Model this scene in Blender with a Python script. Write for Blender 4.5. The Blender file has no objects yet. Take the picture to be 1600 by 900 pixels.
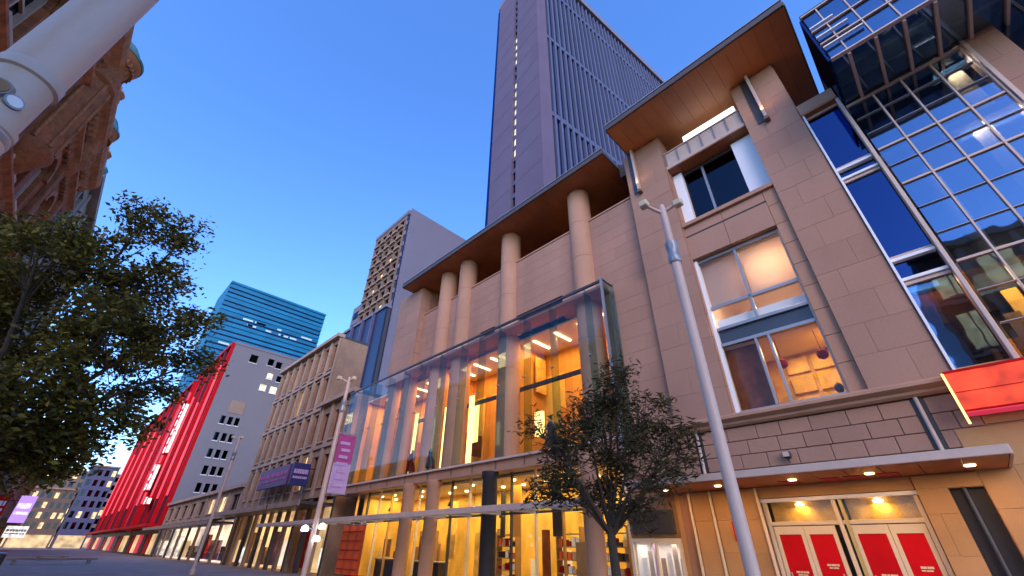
import bpy, bmesh, math, random
import numpy as np
from mathutils import Matrix, Vector
random.seed(11)
rng = np.random.default_rng(5)
R = math.radians
S = bpy.context.scene
COL = S.collection

# ------------------------------------------------------------------ camera
FPX, PITCH, ROLL, HEAD = 641.572, .568726, .01605475, .7811013
fw = Vector((math.sin(HEAD)*math.cos(PITCH), math.cos(HEAD)*math.cos(PITCH), math.sin(PITCH)))
rt = Vector((math.cos(HEAD), -math.sin(HEAD), 0))
up = rt.cross(fw)
r2 = rt*math.cos(ROLL)+up*math.sin(ROLL)
u2 = up*math.cos(ROLL)-rt*math.sin(ROLL)
cd = bpy.data.cameras.new('camera')
cd.sensor_width = 36; cd.lens = 36*FPX/1600
cd.clip_start = .05; cd.clip_end = 6000
cam = bpy.data.objects.new('camera', cd); COL.objects.link(cam)
m3 = Matrix((r2, u2, -fw)).transposed()
cam.matrix_world = Matrix.Translation((0, 0, 1.65)) @ m3.to_4x4()
S.camera = cam

# ------------------------------------------------------------------ sky and sun
SUN_AZ = Vector((-.68, -.73, 0)).normalized()      # direction towards the afterglow, behind the camera on its left
SUN_EL = R(28)
w = bpy.data.worlds.new('World'); S.world = w; w.use_nodes = True
nt = w.node_tree; nt.nodes.clear()
sky = nt.nodes.new('ShaderNodeTexSky'); sky.sky_type = 'NISHITA'; sky.sun_disc = False
sky.sun_elevation = SUN_EL
sky.sun_rotation = math.atan2(SUN_AZ.x, SUN_AZ.y)
sky.air_density = 1.0; sky.dust_density = .3; sky.ozone_density = 5.0
hs = nt.nodes.new('ShaderNodeHueSaturation'); hs.inputs['Saturation'].default_value = 1.15; hs.inputs['Hue'].default_value = .510; hs.inputs['Value'].default_value = 1.0
bg = nt.nodes.new('ShaderNodeBackground'); bg.inputs[1].default_value = .15
wo = nt.nodes.new('ShaderNodeOutputWorld')
nt.links.new(sky.outputs[0], hs.inputs['Color']); nt.links.new(hs.outputs[0], bg.inputs[0]); nt.links.new(bg.outputs[0], wo.inputs[0])
sl = bpy.data.lights.new('sun', 'SUN'); sl.energy = .6; sl.angle = R(40); sl.color = (1, .70, .52)
so = bpy.data.objects.new('sun', sl); COL.objects.link(so)
sd = Vector((SUN_AZ.x*math.cos(SUN_EL), SUN_AZ.y*math.cos(SUN_EL), math.sin(SUN_EL)))
so.rotation_euler = (-sd).to_track_quat('-Z', 'Y').to_euler()
so.location = (0, 0, 60)
S.view_settings.view_transform = 'Standard'; S.view_settings.look = 'None'
S.view_settings.exposure = 1.75; S.view_settings.gamma = 1
S.render.engine = 'CYCLES'
S.cycles.max_bounces = 6; S.cycles.transparent_max_bounces = 16
S.cycles.sample_clamp_indirect = 4
S.cycles.use_denoising = True
S.cycles.caustics_reflective = False; S.cycles.caustics_refractive = False

# ------------------------------------------------------------------ materials
MATS = {}
def nodes(name):
    m = bpy.data.materials.new(name); m.use_nodes = True
    t = m.node_tree
    return m, t, t.nodes['Principled BSDF'], t.links
def pmat(name, c, rough=.7, metal=0, var=.12, scale=2.0, rnd=.06, bump=.15, c2=None, streak=0, fine=30, spec=.4):
    """painted / stone / metal surface: two octaves of procedural tone, per-object tone, fine relief"""
    m, t, b, L = nodes(name)
    N = t.nodes.new
    tc = N('ShaderNodeNewGeometry')
    mp = N('ShaderNodeMapping'); mp.inputs['Scale'].default_value = (1, 1, 1-streak)
    L.new(tc.outputs['Position'], mp.inputs[0])
    n1 = N('ShaderNodeTexNoise'); n1.inputs['Scale'].default_value = scale; n1.inputs['Detail'].default_value = 5
    n2 = N('ShaderNodeTexNoise'); n2.inputs['Scale'].default_value = fine; n2.inputs['Detail'].default_value = 3
    L.new(mp.outputs[0], n1.inputs['Vector']); L.new(mp.outputs[0], n2.inputs['Vector'])
    oi = N('ShaderNodeObjectInfo')
    def mth(op, a, bb):
        q = N('ShaderNodeMath'); q.operation = op
        for i, v in enumerate((a, bb)):
            if isinstance(v, (int, float)): q.inputs[i].default_value = v
            else: L.new(v, q.inputs[i])
        return q.outputs[0]
    f = mth('MULTIPLY', mth('SUBTRACT', n1.outputs[0], .5), var*2.4)
    f = mth('ADD', f, mth('MULTIPLY', mth('SUBTRACT', n2.outputs[0], .5), var*1.0))
    f = mth('ADD', f, mth('MULTIPLY', mth('SUBTRACT', oi.outputs['Random'], .5), rnd*2))
    f = mth('ADD', f, 1.0)
    col = N('ShaderNodeMix'); col.data_type = 'RGBA'
    col.inputs['A'].default_value = (*c, 1); col.inputs['B'].default_value = (*(c2 or c), 1)
    L.new(n1.outputs[0], col.inputs['Factor'])
    mul = N('ShaderNodeVectorMath'); mul.operation = 'SCALE'
    L.new(col.outputs['Result'], mul.inputs[0]); L.new(f, mul.inputs['Scale'])
    L.new(mul.outputs[0], b.inputs['Base Color'])
    b.inputs['Roughness'].default_value = rough; b.inputs['Metallic'].default_value = metal
    b.inputs['Specular IOR Level'].default_value = spec
    if bump:
        bp = N('ShaderNodeBump'); bp.inputs['Strength'].default_value = bump; bp.inputs['Distance'].default_value = .02
        L.new(n2.outputs[0], bp.inputs['Height']); L.new(bp.outputs[0], b.inputs['Normal'])
    MATS[name] = m
    return m
def emat(name, c, s, vs=0):
    s *= .33
    m, t, b, L = nodes(name)
    b.inputs['Base Color'].default_value = (*[min(.3, v*.4) for v in c], 1); b.inputs['Roughness'].default_value = .6
    b.inputs['Emission Color'].default_value = (*c, 1); b.inputs['Emission Strength'].default_value = s
    if vs:
        g = t.nodes.new('ShaderNodeNewGeometry'); n = t.nodes.new('ShaderNodeTexNoise'); n.inputs['Scale'].default_value = vs
        mr = t.nodes.new('ShaderNodeMapRange'); mr.inputs[1].default_value = .3; mr.inputs[2].default_value = .7
        mr.inputs[3].default_value = s*.35; mr.inputs[4].default_value = s*1.5
        L.new(g.outputs['Position'], n.inputs['Vector']); L.new(n.outputs[0], mr.inputs[0]); L.new(mr.outputs[0], b.inputs['Emission Strength'])
    MATS[name] = m; return m
def gmat(name, tint, base, refl=(1, 1, 1), rough=.02, wob=0, fk=.6):
    """architectural glass: fresnel + coating reflection over a tinted see-through pane"""
    m, t, b, L = nodes(name)
    t.nodes.remove(b); N = t.nodes.new
    out = t.nodes['Material Output']
    tr = N('ShaderNodeBsdfTransparent'); tr.inputs[0].default_value = (*tint, 1)
    gl = N('ShaderNodeBsdfGlossy'); gl.inputs[0].default_value = (*refl, 1); gl.inputs['Roughness'].default_value = rough
    lw = N('ShaderNodeLayerWeight'); lw.inputs[0].default_value = .5
    pw = N('ShaderNodeMath'); pw.operation = 'POWER'; pw.inputs[1].default_value = 5; L.new(lw.outputs['Facing'], pw.inputs[0])
    ad = N('ShaderNodeMath'); ad.operation = 'MULTIPLY_ADD'; ad.use_clamp = True; ad.inputs[1].default_value = fk; ad.inputs[2].default_value = .03+base
    L.new(pw.outputs[0], ad.inputs[0])
    if wob:
        oi = N('ShaderNodeNewGeometry'); nz = N('ShaderNodeTexNoise'); nz.inputs['Scale'].default_value = .8
        bp = N('ShaderNodeBump'); bp.inputs['Strength'].default_value = wob; bp.inputs['Distance'].default_value = .1
        L.new(oi.outputs['Position'], nz.inputs['Vector']); L.new(nz.outputs[0], bp.inputs['Height']); L.new(bp.outputs[0], gl.inputs['Normal'])
    mx = N('ShaderNodeMixShader'); L.new(ad.outputs[0], mx.inputs[0]); L.new(tr.outputs[0], mx.inputs[1]); L.new(gl.outputs[0], mx.inputs[2])
    L.new(mx.outputs[0], out.inputs['Surface'])
    MATS[name] = m; return m
def brickmat(name, c1, c2, mortar, bw, bh, rough=.85):
    m, t, b, L = nodes(name); N = t.nodes.new
    g = N('ShaderNodeNewGeometry'); sp = N('ShaderNodeSeparateXYZ'); L.new(g.outputs['Position'], sp.inputs[0])
    ad = N('ShaderNodeMath'); L.new(sp.outputs[0], ad.inputs[0]); L.new(sp.outputs[1], ad.inputs[1])
    cb = N('ShaderNodeCombineXYZ'); L.new(ad.outputs[0], cb.inputs[0]); L.new(sp.outputs[2], cb.inputs[1])
    br = N('ShaderNodeTexBrick'); br.inputs['Scale'].default_value = 1
    br.inputs['Brick Width'].default_value = bw; br.inputs['Row Height'].default_value = bh; br.inputs['Mortar Size'].default_value = bh*.08
    br.inputs['Color1'].default_value = (*c1, 1); br.inputs['Color2'].default_value = (*c2, 1); br.inputs['Mortar'].default_value = (*mortar, 1)
    L.new(cb.outputs[0], br.inputs['Vector'])
    nz = N('ShaderNodeTexNoise'); nz.inputs['Scale'].default_value = .6; nz.inputs['Detail'].default_value = 6; L.new(g.outputs['Position'], nz.inputs['Vector'])
    mr = N('ShaderNodeMapRange'); mr.inputs[3].default_value = .35; mr.inputs[4].default_value = 1.6; L.new(nz.outputs[0], mr.inputs[0])
    sc = N('ShaderNodeVectorMath'); sc.operation = 'SCALE'; L.new(br.outputs[0], sc.inputs[0]); L.new(mr.outputs[0], sc.inputs['Scale'])
    L.new(sc.outputs[0], b.inputs['Base Color']); b.inputs['Roughness'].default_value = rough
    bp = N('ShaderNodeBump'); bp.inputs['Strength'].default_value = .5; bp.inputs['Distance'].default_value = .02; bp.invert = True
    L.new(br.outputs['Fac'], bp.inputs['Height']); L.new(bp.outputs[0], b.inputs['Normal'])
    MATS[name] = m; return m
def leafmat(name, cols, trans=.35):
    m, t, b, L = nodes(name); N = t.nodes.new
    g = N('ShaderNodeNewGeometry'); cr = N('ShaderNodeValToRGB'); el = cr.color_ramp.elements
    el[0].color = (*cols[0], 1); el[1].color = (*cols[-1], 1)
    for i, c in enumerate(cols[1:-1]):
        e = el.new((i+1)/(len(cols)-1)); e.color = (*c, 1)
    L.new(g.outputs['Random Per Island'], cr.inputs[0]); L.new(cr.outputs[0], b.inputs['Base Color'])
    b.inputs['Roughness'].default_value = .55; b.inputs['Specular IOR Level'].default_value = .3
    tr = N('ShaderNodeBsdfTranslucent'); L.new(cr.outputs[0], tr.inputs[0])
    mx = N('ShaderNodeMixShader'); mx.inputs[0].default_value = trans
    L.new(b.outputs[0], mx.inputs[1]); L.new(tr.outputs[0], mx.inputs[2]); L.new(mx.outputs[0], t.nodes['Material Output'].inputs['Surface'])
    MATS[name] = m; return m

pmat('stone', (.39, .205, .138), .8, var=.30, scale=.45, rnd=.045, c2=(.32, .18, .125), streak=.55)
pmat('stone_core', (.31, .165, .105), .85, var=.12)
pmat('stone_smooth', (.40, .215, .135), .75, var=.18, scale=1.4, rnd=.04, streak=.6)
pmat('stone_lamplit', (.42, .225, .09), .75, var=.2, scale=1.2, rnd=.06)  # stone with the amber lamp light put into its colour
pmat('soffit', (.34, .115, .040), .55, var=.30, scale=.9, rnd=.05)
pmat('fascia_dark', (.07, .05, .045), .5, var=.1)
pmat('dark', (.018, .016, .018), .6, var=.3, bump=0)
pmat('charcoal', (.045, .04, .042), .5, var=.2, bump=0)
pmat('white_paint', (.78, .77, .78), .5, var=.05, rnd=.02, bump=.03)
pmat('cream_paint', (.70, .55, .36), .5, var=.1, rnd=.03, bump=.03)
pmat('metal_pale', (.54, .40, .33), .5, metal=.05, var=.14, scale=3, rnd=.03, bump=.03)
pmat('metal_grey', (.30, .29, .30), .4, metal=.5, var=.1, bump=.03)
pmat('metal_dark', (.06, .06, .07), .45, metal=.4, var=.15, bump=.03)
pmat('pole_metal', (.60, .42, .34), .5, metal=.08, var=.16, scale=4, rnd=.02, bump=.03, streak=.8)
pmat('concrete_tower', (.115, .085, .135), .85, var=.12, scale=.15, rnd=.02, bump=.1, fine=2.5)
pmat('concrete_fin', (.075, .09, .17), .8, var=.08, scale=.1, rnd=.05, bump=0, fine=2)
pmat('concrete_grey', (.17, .155, .20), .85, var=.10, scale=.2, rnd=.02, bump=.1, fine=3)
pmat('brown_conc', (.19, .12, .09), .85, var=.15, scale=.4, rnd=.12, fine=4)
pmat('brown_light', (.33, .22, .16), .85, var=.15, scale=.6, rnd=.12, fine=4)
pmat('tan_brick', (.30, .175, .105), .85, var=.4, scale=.8, rnd=.08, fine=6, streak=.4)
pmat('tan_stone', (.36, .235, .165), .8, var=.35, scale=.8, rnd=.08, fine=6, streak=.4)
pmat('white_render', (.215, .195, .215), .85, var=.10, scale=.12, rnd=.02, fine=2, bump=.05, streak=.6)
pmat('grey_stone', (.30, .26, .24), .85, var=.2, scale=.8, rnd=.06)
pmat('ornate', (.36, .110, .030), .85, var=.9, scale=2.2, rnd=.1, fine=9, bump=.8, c2=(.20, .06, .025))
pmat('ornate_trim', (.42, .15, .05), .8, var=.9, scale=3, rnd=.12, fine=10, bump=.8, c2=(.26, .08, .03))
pmat('tan_trim', (.50, .34, .24), .8, var=.2, scale=2, fine=12)
pmat('copper', (.05, .15, .17), .6, var=.3, scale=3, rnd=.1, c2=(.10, .22, .22))
pmat('teal', (.008, .15, .30), .45, var=.2, scale=.25, rnd=.15, bump=0, fine=2, c2=(.01, .20, .36))
pmat('teal_reflection', (.55, .72, .80), .4, var=.1, bump=0)
pmat('navy', (.013, .016, .055), .3, var=.25, rnd=.1, bump=0)
pmat('navy_fin', (.09, .085, .16), .5, var=.15, bump=0)
pmat('red_panel', (.42, .010, .022), .5, var=.25, scale=.5, rnd=.2, bump=0, c2=(.30, .008, .03), spec=.2)
pmat('red_gloss', (.55, .004, .008), .55, var=.18, scale=2, rnd=.1, bump=0, spec=.1)
pmat('dark_red', (.13, .006, .02), .4, var=.2, scale=.5, rnd=.2, bump=0)
pmat('red_highlight', (.62, .06, .09), .3, var=.3, scale=.4, rnd=.2, bump=0)
pmat('red_fabric', (.22, .003, .005), .8, var=.2, spec=.1)
pmat('orange_red', (.75, .10, .02), .6, var=.15, scale=1)
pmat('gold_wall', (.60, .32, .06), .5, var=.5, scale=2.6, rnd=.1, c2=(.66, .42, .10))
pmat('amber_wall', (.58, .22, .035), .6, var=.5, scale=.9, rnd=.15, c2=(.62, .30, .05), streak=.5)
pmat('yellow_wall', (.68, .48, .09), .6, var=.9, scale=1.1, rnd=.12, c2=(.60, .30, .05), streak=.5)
pmat('brown_curtain', (.16, .045, .016), .7, var=.5, scale=3, spec=.1)
pmat('blind', (.58, .47, .42), .8, var=.05, rnd=.05)
pmat('ceiling', (.70, .62, .48), .8, var=.05)
pmat('timber', (.26, .15, .07), .6, var=.25, scale=5)
pmat('black_goods', (.02, .02, .025), .5, var=.3)
pmat('purple_sign', (.10, .02, .09), .5, var=.2)
pmat('magenta', (.42, .06, .22), .6, var=.15, scale=4)
pmat('lilac', (.50, .32, .52), .6, var=.2, scale=5)
pmat('blue_sign', (.03, .025, .12), .5, var=.2)
pmat('bark', (.055, .04, .028), .9, var=.3, scale=8, bump=.5)
pmat('skin', (.45, .28, .2), .6, var=.05)
pmat('dark_cloth', (.03, .03, .04), .8, var=.2)
pmat('concrete_slab', (.42, .38, .33), .8, var=.2, scale=1.5)
pmat('brass', (.55, .33, .1), .35, metal=.6, var=.1, bump=0)
brickmat('brick_left', (.30, .075, .022), (.40, .115, .03), (.20, .075, .035), .5, .17)
brickmat('paving', (.38, .28, .25), (.46, .34, .29), (.26, .19, .17), .8, .4)
brickmat('brick_opposite', (.30, .11, .05), (.38, .15, .07), (.22, .13, .09), .5, .17)
def blindmat():
    m, t, b, L = nodes('blind_cloth'); N = t.nodes.new
    b.inputs['Base Color'].default_value = (.55, .45, .42, 1); b.inputs['Roughness'].default_value = .9
    tr = N('ShaderNodeBsdfTranslucent'); tr.inputs[0].default_value = (.62, .50, .40, 1)
    mx = N('ShaderNodeMixShader'); mx.inputs[0].default_value = .5
    L.new(b.outputs[0], mx.inputs[1]); L.new(tr.outputs[0], mx.inputs[2]); L.new(mx.outputs[0], t.nodes['Material Output'].inputs['Surface'])
    MATS['blind_cloth'] = m
blindmat()
gmat('glass_clear', (.96, .97, .96), -.02, refl=(.8, .85, .95), wob=.06, fk=.4)
gmat('glass_green', (.72, .82, .82), .02, refl=(.6, .75, .85), fk=.3)
gmat('glass_screen', (.97, .985, .98), -.01, refl=(.8, .9, 1), wob=.04, fk=.34)
gmat('glass_coated', (.58, .64, .68), .26, refl=(.34, .50, .72), wob=.06)
gmat('glass_blue', (.04, .06, .16), .12, refl=(.20, .36, .85), wob=.03)
gmat('glass_tower', (.03, .04, .08), .35, refl=(.30, .50, .95))
gmat('glass_dark', (.035, .035, .04), .01, refl=(.6, .7, .9))
emat('lamp_warm', (1, .66, .28), 9)
emat('lamp_white', (1, .90, .78), 9)
emat('lamp_cool', (.95, .97, 1), 6)
emat('tube_warm', (1, .72, .22), 2.6)
emat('lit_window', (1, .72, .34), 1.0, 1.2)
emat('lit_window_pale', (1, .88, .62), .9, 1.2)
emat('lit_shop', (1, .62, .30), .7, .5)
emat('lit_shop_white', (1, .78, .66), .9, .5)
emat('lit_red', (1, .06, .012), .9, 2.2)
emat('lit_red_edge', (1, .55, .15), 3.0)
emat('lit_pink', (1, .05, .12), .5)
emat('neon_red', (1, .05, .08), 1.3)
emat('lit_purple', (.55, .3, .95), 1.0)
emat('lit_poster', (1, .93, .88), 1.0, 2.5)
leafmat('leaf_green', [(.045, .034, .010), (.085, .074, .014), (.13, .112, .02), (.27, .20, .022)], .4)
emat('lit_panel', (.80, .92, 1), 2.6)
leafmat('leaf_dark', [(.020, .018, .008), (.040, .036, .012), (.065, .055, .016), (.10, .075, .022)], .3)

# ------------------------------------------------------------------ mesh helpers
WP = {}
class MB:
    def __init__(s): s.v = []; s.f = []
    def add(s, vs, fs):
        n = len(s.v); s.v += [tuple(v) for v in vs]; s.f += [tuple(i+n for i in f) for f in fs]; return s
    def box(s, x0, x1, y0, y1, z0, z1):
        return s.add([(x0, y0, z0), (x1, y0, z0), (x1, y1, z0), (x0, y1, z0), (x0, y0, z1), (x1, y0, z1), (x1, y1, z1), (x0, y1, z1)],
                     [(3, 2, 1, 0), (4, 5, 6, 7), (0, 1, 5, 4), (1, 2, 6, 5), (2, 3, 7, 6), (3, 0, 4, 7)])
    def tube(s, p0, p1, r0, r1=None, n=10, caps=True):
        r1 = r0 if r1 is None else r1
        p0 = Vector(p0); p1 = Vector(p1); d = (p1-p0).normalized()
        a = d.orthogonal().normalized(); b = d.cross(a)
        vs = []
        for p, r in ((p0, r0), (p1, r1)):
            for i in range(n):
                t = 2*math.pi*i/n; vs.append(p+a*(r*math.cos(t))+b*(r*math.sin(t)))
        fs = [(i, (i+1) % n, n+(i+1) % n, n+i) for i in range(n)]
        if caps: fs += [tuple(range(n-1, -1, -1)), tuple(range(n, 2*n))]
        return s.add(vs, fs)
    def lathe(s, prof, cx, cy, n=24):
        vs = []; fs = []
        for r, z in prof:
            for i in range(n):
                t = 2*math.pi*i/n; vs.append((cx+r*math.cos(t), cy+r*math.sin(t), z))
        for k in range(len(prof)-1):
            for i in range(n):
                fs.append((k*n+i, k*n+(i+1) % n, (k+1)*n+(i+1) % n, (k+1)*n+i))
        fs.append(tuple(range(n-1, -1, -1))); fs.append(tuple((len(prof)-1)*n+i for i in range(n)))
        return s.add(vs, fs)
    def prism_y(s, poly, y0, y1):
        """poly in (x,z), extruded along y"""
        n = len(poly)
        vs = [(x, y0, z) for x, z in poly]+[(x, y1, z) for x, z in poly]
        return s.add(vs, [tuple(range(n)), tuple(range(2*n-1, n-1, -1))]+[(i, n+i, n+(i+1) % n, (i+1) % n) for i in range(n)])
    def prism_x(s, poly, x0, x1):
        """poly in (y,z), extruded along x"""
        n = len(poly)
        vs = [(x0, y, z) for y, z in poly]+[(x1, y, z) for y, z in poly]
        return s.add(vs, [tuple(range(n-1, -1, -1)), tuple(range(n, 2*n))]+[((i+1) % n, n+(i+1) % n, n+i, i) for i in range(n)])
    def build(s, name, mat, parent=None, smooth=False, bev=0):
        a = np.array(s.v); lo = a.min(0); hi = a.max(0)
        og = np.array([(lo[0]+hi[0])/2, (lo[1]+hi[1])/2, lo[2]])
        me = bpy.data.meshes.new(name); me.from_pydata([tuple(q) for q in a-og], [], s.f)
        bm = bmesh.new(); bm.from_mesh(me)
        bmesh.ops.recalc_face_normals(bm, faces=bm.faces)
        if bev: bmesh.ops.bevel(bm, geom=list(bm.edges), offset=bev, segments=1, affect='EDGES')
        bm.to_mesh(me); bm.free()
        me.materials.append(MATS[mat])
        if smooth:
            for p in me.polygons: p.use_smooth = True
            me.set_sharp_from_angle(angle=R(35))
        return link(name, me, og, parent)
def link(name, me, og, parent):
    o = bpy.data.objects.new(name, me); COL.objects.link(o)
    og = np.array(og, float); WP[o.name] = og
    if parent is not None:
        o.parent = parent; o.location = tuple(og-WP[parent.name])
    else: o.location = tuple(og)
    return o
CACHE = {}
def pc(name, x0, x1, y0, y1, z0, z1, mat, parent=None, bev=0.0):
    """one box-shaped piece; alike pieces share a mesh"""
    k = (round(x1-x0, 3), round(y1-y0, 3), round(z1-z0, 3), mat, bev, name)
    if k not in CACHE:
        q = MB().box(-k[0]/2, k[0]/2, -k[1]/2, k[1]/2, 0, k[2])
        me = bpy.data.meshes.new(name); me.from_pydata(q.v, [], q.f)
        if bev:
            bm = bmesh.new(); bm.from_mesh(me)
            bmesh.ops.bevel(bm, geom=list(bm.edges), offset=bev, segments=1, affect='EDGES'); bm.to_mesh(me); bm.free()
        me.materials.append(MATS[mat]); CACHE[k] = me
    return link(name, CACHE[k], ((x0+x1)/2, (y0+y1)/2, z0), parent)
def thing(name, label, cat, loc, group=None, rotz=None):
    o = bpy.data.objects.new(name, None); COL.objects.link(o); o.empty_display_size = .5
    o.location = loc; WP[o.name] = np.array(loc, float)
    if rotz is not None: o.rotation_euler.z = rotz; WP[o.name] = np.zeros(3)
    return tag(o, label, cat, group)
def tag(o, label, cat, group=None):
    o['label'] = label; o['category'] = cat
    if group: o['group'] = group
    return o
def struct(o): o['kind'] = 'structure'; return o
def dup(root, loc, label):
    r = root.copy(); COL.objects.link(r); r.location = loc; r['label'] = label; WP[r.name] = np.array(loc, float)
    for ch in root.children:
        c = ch.copy(); COL.objects.link(c); c.parent = r
        for g in ch.children:
            d = g.copy(); COL.objects.link(d); d.parent = c
    return r
def wallgrid(axis, P, u0, u1, v0, v1, holes, depth, name, mat, parent, sgn=1):
    """skin of a wall with real rectangular openings. axis 'x': plane x=P, u=y; axis 'y': plane y=P, u=x. Openings run back to P+sgn*depth"""
    us = sorted({u0, u1, *[h[0] for h in holes], *[h[1] for h in holes]}); vs = sorted({v0, v1, *[h[2] for h in holes], *[h[3] for h in holes]})
    q = MB()
    def pt(u, v, d=0): return (P+sgn*d, u, v) if axis == 'x' else (u, P+sgn*d, v)
    for i in range(len(us)-1):
        for j in range(len(vs)-1):
            cu = (us[i]+us[i+1])/2; cv = (vs[j]+vs[j+1])/2
            if any(h[0] < cu < h[1] and h[2] < cv < h[3] for h in holes): continue
            q.add([pt(us[i], vs[j]), pt(us[i+1], vs[j]), pt(us[i+1], vs[j+1]), pt(us[i], vs[j+1])], [(0, 1, 2, 3)])
    for a, b, c, d in holes:
        for e, f in (((a, c), (b, c)), ((b, c), (b, d)), ((b, d), (a, d)), ((a, d), (a, c))):
            q.add([pt(*e), pt(*f), pt(*f, depth), pt(*e, depth)], [(0, 1, 2, 3)])
    for e, f in (((u0, v0), (u1, v0)), ((u1, v0), (u1, v1)), ((u1, v1), (u0, v1)), ((u0, v1), (u0, v0))):
        q.add([pt(*e), pt(*f), pt(*f, depth), pt(*e, depth)], [(0, 1, 2, 3)])
    a = np.array(q.v); lo = a.min(0); hi = a.max(0); og = np.array([(lo[0]+hi[0])/2, (lo[1]+hi[1])/2, lo[2]])
    me = bpy.data.meshes.new(name); me.from_pydata([tuple(t) for t in a-og], [], q.f); me.materials.append(MATS[mat])
    return link(name, me, og, parent)
def room(name, x0, x1, y0, y1, z0, z1, wall, ceil, floor, parent, openx=True):
    """a room seen through its glazing: solid back wall, side walls, ceiling and floor slabs"""
    pc(name+'_back_wall', x1, x1+.15, y0, y1, z0, z1, wall, parent)
    pc(name+'_side_wall', x0+.05, x1, y0, y0+.1, z0+.1, z1-.1, wall, parent)
    pc(name+'_side_wall', x0+.05, x1, y1-.1, y1, z0+.1, z1-.1, wall, parent)
    pc(name+'_ceiling', x0+.03, x1, y0, y1, z1-.1, z1, ceil, parent)
    pc(name+'_floor', x0+.03, x1, y0, y1, z0, z0+.1, floor, parent)
def area(x, y, z, sx, sy, wts, col, rot=(0, 0, 0)):
    l = bpy.data.lights.new('area_light', 'AREA'); l.shape = 'RECTANGLE'; l.size = sx; l.size_y = sy; l.energy = wts*.8; l.color = col
    o = bpy.data.objects.new('area_light', l); COL.objects.link(o); o.location = (x, y, z); o.rotation_euler = rot
    return o
WARM = (1, .70, .36); AMBER = (1, .58, .22)

# ------------------------------------------------------------------ ground
struct(pc('ground', -2500, 2500, -2500, 2500, -.3, -.02, 'paving'))
struct(pc('pavement', -5.9, 14.95, -30, 300, -.02, .0, 'paving'))

# ------------------------------------------------------------------ stone shopping building with the portal, round columns and glass screen
B = thing('shopping_building', 'pink sandstone shopping building with round columns under overhanging brown roofs and a lit glass screen', 'building', (15, 10, 0))
def panel_field(parent, x, y0, y1, z0, z1, rh, pw, mat='stone', name='stone_panel', holes=(), th=.06, gap=.005):
    nr = max(1, round((z1-z0)/rh)); h = (z1-z0)/nr
    for k in range(nr):
        a, b = z0+k*h, z0+(k+1)*h
        cuts = [y0]; y = y0+(pw if k % 2 else pw*.5)
        while y < y1-.3*pw: cuts.append(y); y += pw
        cuts.append(y1)
        for i in range(len(cuts)-1):
            segs = [(cuts[i], cuts[i+1])]
            for (ha, hb, hc, hd) in holes:
                if hc < (a+b)/2 < hd:
                    ns = []
                    for s0, s1 in segs:
                        if hb <= s0 or ha >= s1: ns.append((s0, s1))
                        else:
                            if s0 < ha: ns.append((s0, ha))
                            if s1 > hb: ns.append((hb, s1))
                    segs = ns
            for s0, s1 in segs:
                if s1-s0 > .08:
                    pc(name, x-random.uniform(0, .006), x+th, s0+gap/2, s1-gap/2, a+gap/2, b-gap/2, mat, parent, .003)

# portal pillars
for (y0, y1) in ((-.9, .85), (4.55, 6.58)):
    p = pc('pillar', 15.05, 17.2, y0+.005, y1-.005, 5.55, 19.98, 'stone_core', B)
    panel_field(p, 15.0, y0, y1, 5.6, 19.95, .93, 1.15)
    # side cladding of the reveal that faces the camera
    for k in range(15):
        pc('stone_panel', 15.07, 15.95, y0-.04, y0, 5.62+k*.955, 5.62+(k+1)*.955-.014, 'stone', p, .006)
inner = pc('window_jamb', 15.2, 16.3, .86, 1.3, 5.6, 13.9, 'stone_core', B)
for k in range(9): pc('stone_panel', 15.15, 15.21, .862, 1.298, 5.62+k*.92, 5.62+(k+1)*.92-.014, 'stone_smooth', inner, .006)
# spandrel between the two windows
sp = pc('spandrel', 15.2, 16.4, 1.31, 4.54, 12.02, 13.9, 'stone_core', B)
for a, b in ((1.31, 2.93), (2.945, 4.54)):
    pc('stone_panel', 15.12, 15.21, a, b, 12.04, 13.2, 'stone', sp, .01)
    pc('stone_panel', 15.16, 15.21, a, b, 13.3, 13.75, 'stone', sp, .01)
pc('window_sill', 15.02, 15.22, .87, 4.54, 13.76, 13.95, 'stone_smooth', B, .015)
pc('shadow_gap', 15.18, 15.2, 1.31, 4.54, 13.21, 13.29, 'charcoal', sp)
# upper recessed window with white side panels
uw = pc('window', 15.9, 15.93, 1.72, 4.08, 13.95, 17.4, 'glass_dark', B)
pc('white_side_panel', 15.6, 15.9, .87, 1.72, 13.95, 17.42, 'white_paint', uw, .01)
pc('white_side_panel', 15.6, 15.9, 4.08, 4.54, 13.95, 17.42, 'white_paint', uw, .01)
pc('mullion', 15.8, 15.9, 3.12, 3.22, 13.95, 17.42, 'metal_grey', uw)
pc('frame', 15.8, 15.9, 1.72, 4.08, 17.3, 17.42, 'metal_dark', uw)
pc('window_back_wall', 16.6, 16.7, .87, 4.54, 13.95, 17.5, 'charcoal', B)
# head beam with timber underside, balustrade and glowing white strip below the roof
hb = pc('head_beam', 15.1, 16.4, .87, 4.54, 17.55, 17.72, 'metal_pale', B, .01)
for k in range(6): pc('soffit_board', 15.12, 16.4, .88+k*.61, .88+(k+1)*.61-.015, 17.5, 17.55, 'soffit', hb)
bal = pc('balustrade', 15.2, 15.24, .88, 4.53, 17.74, 18.65, 'metal_pale', B)
for k in range(7): pc('rail_post', 15.14, 15.2, .9+k*.59, .95+k*.59, 17.73, 18.7, 'metal_grey', bal)
pc('handrail', 15.14, 15.26, .88, 4.53, 18.66, 18.72, 'metal_pale', bal)
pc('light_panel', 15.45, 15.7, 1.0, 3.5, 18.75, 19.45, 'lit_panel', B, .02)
pc('recess_back_wall', 16.9, 17.0, .86, 4.54, 17.6, 19.98, 'charcoal', B)
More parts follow.
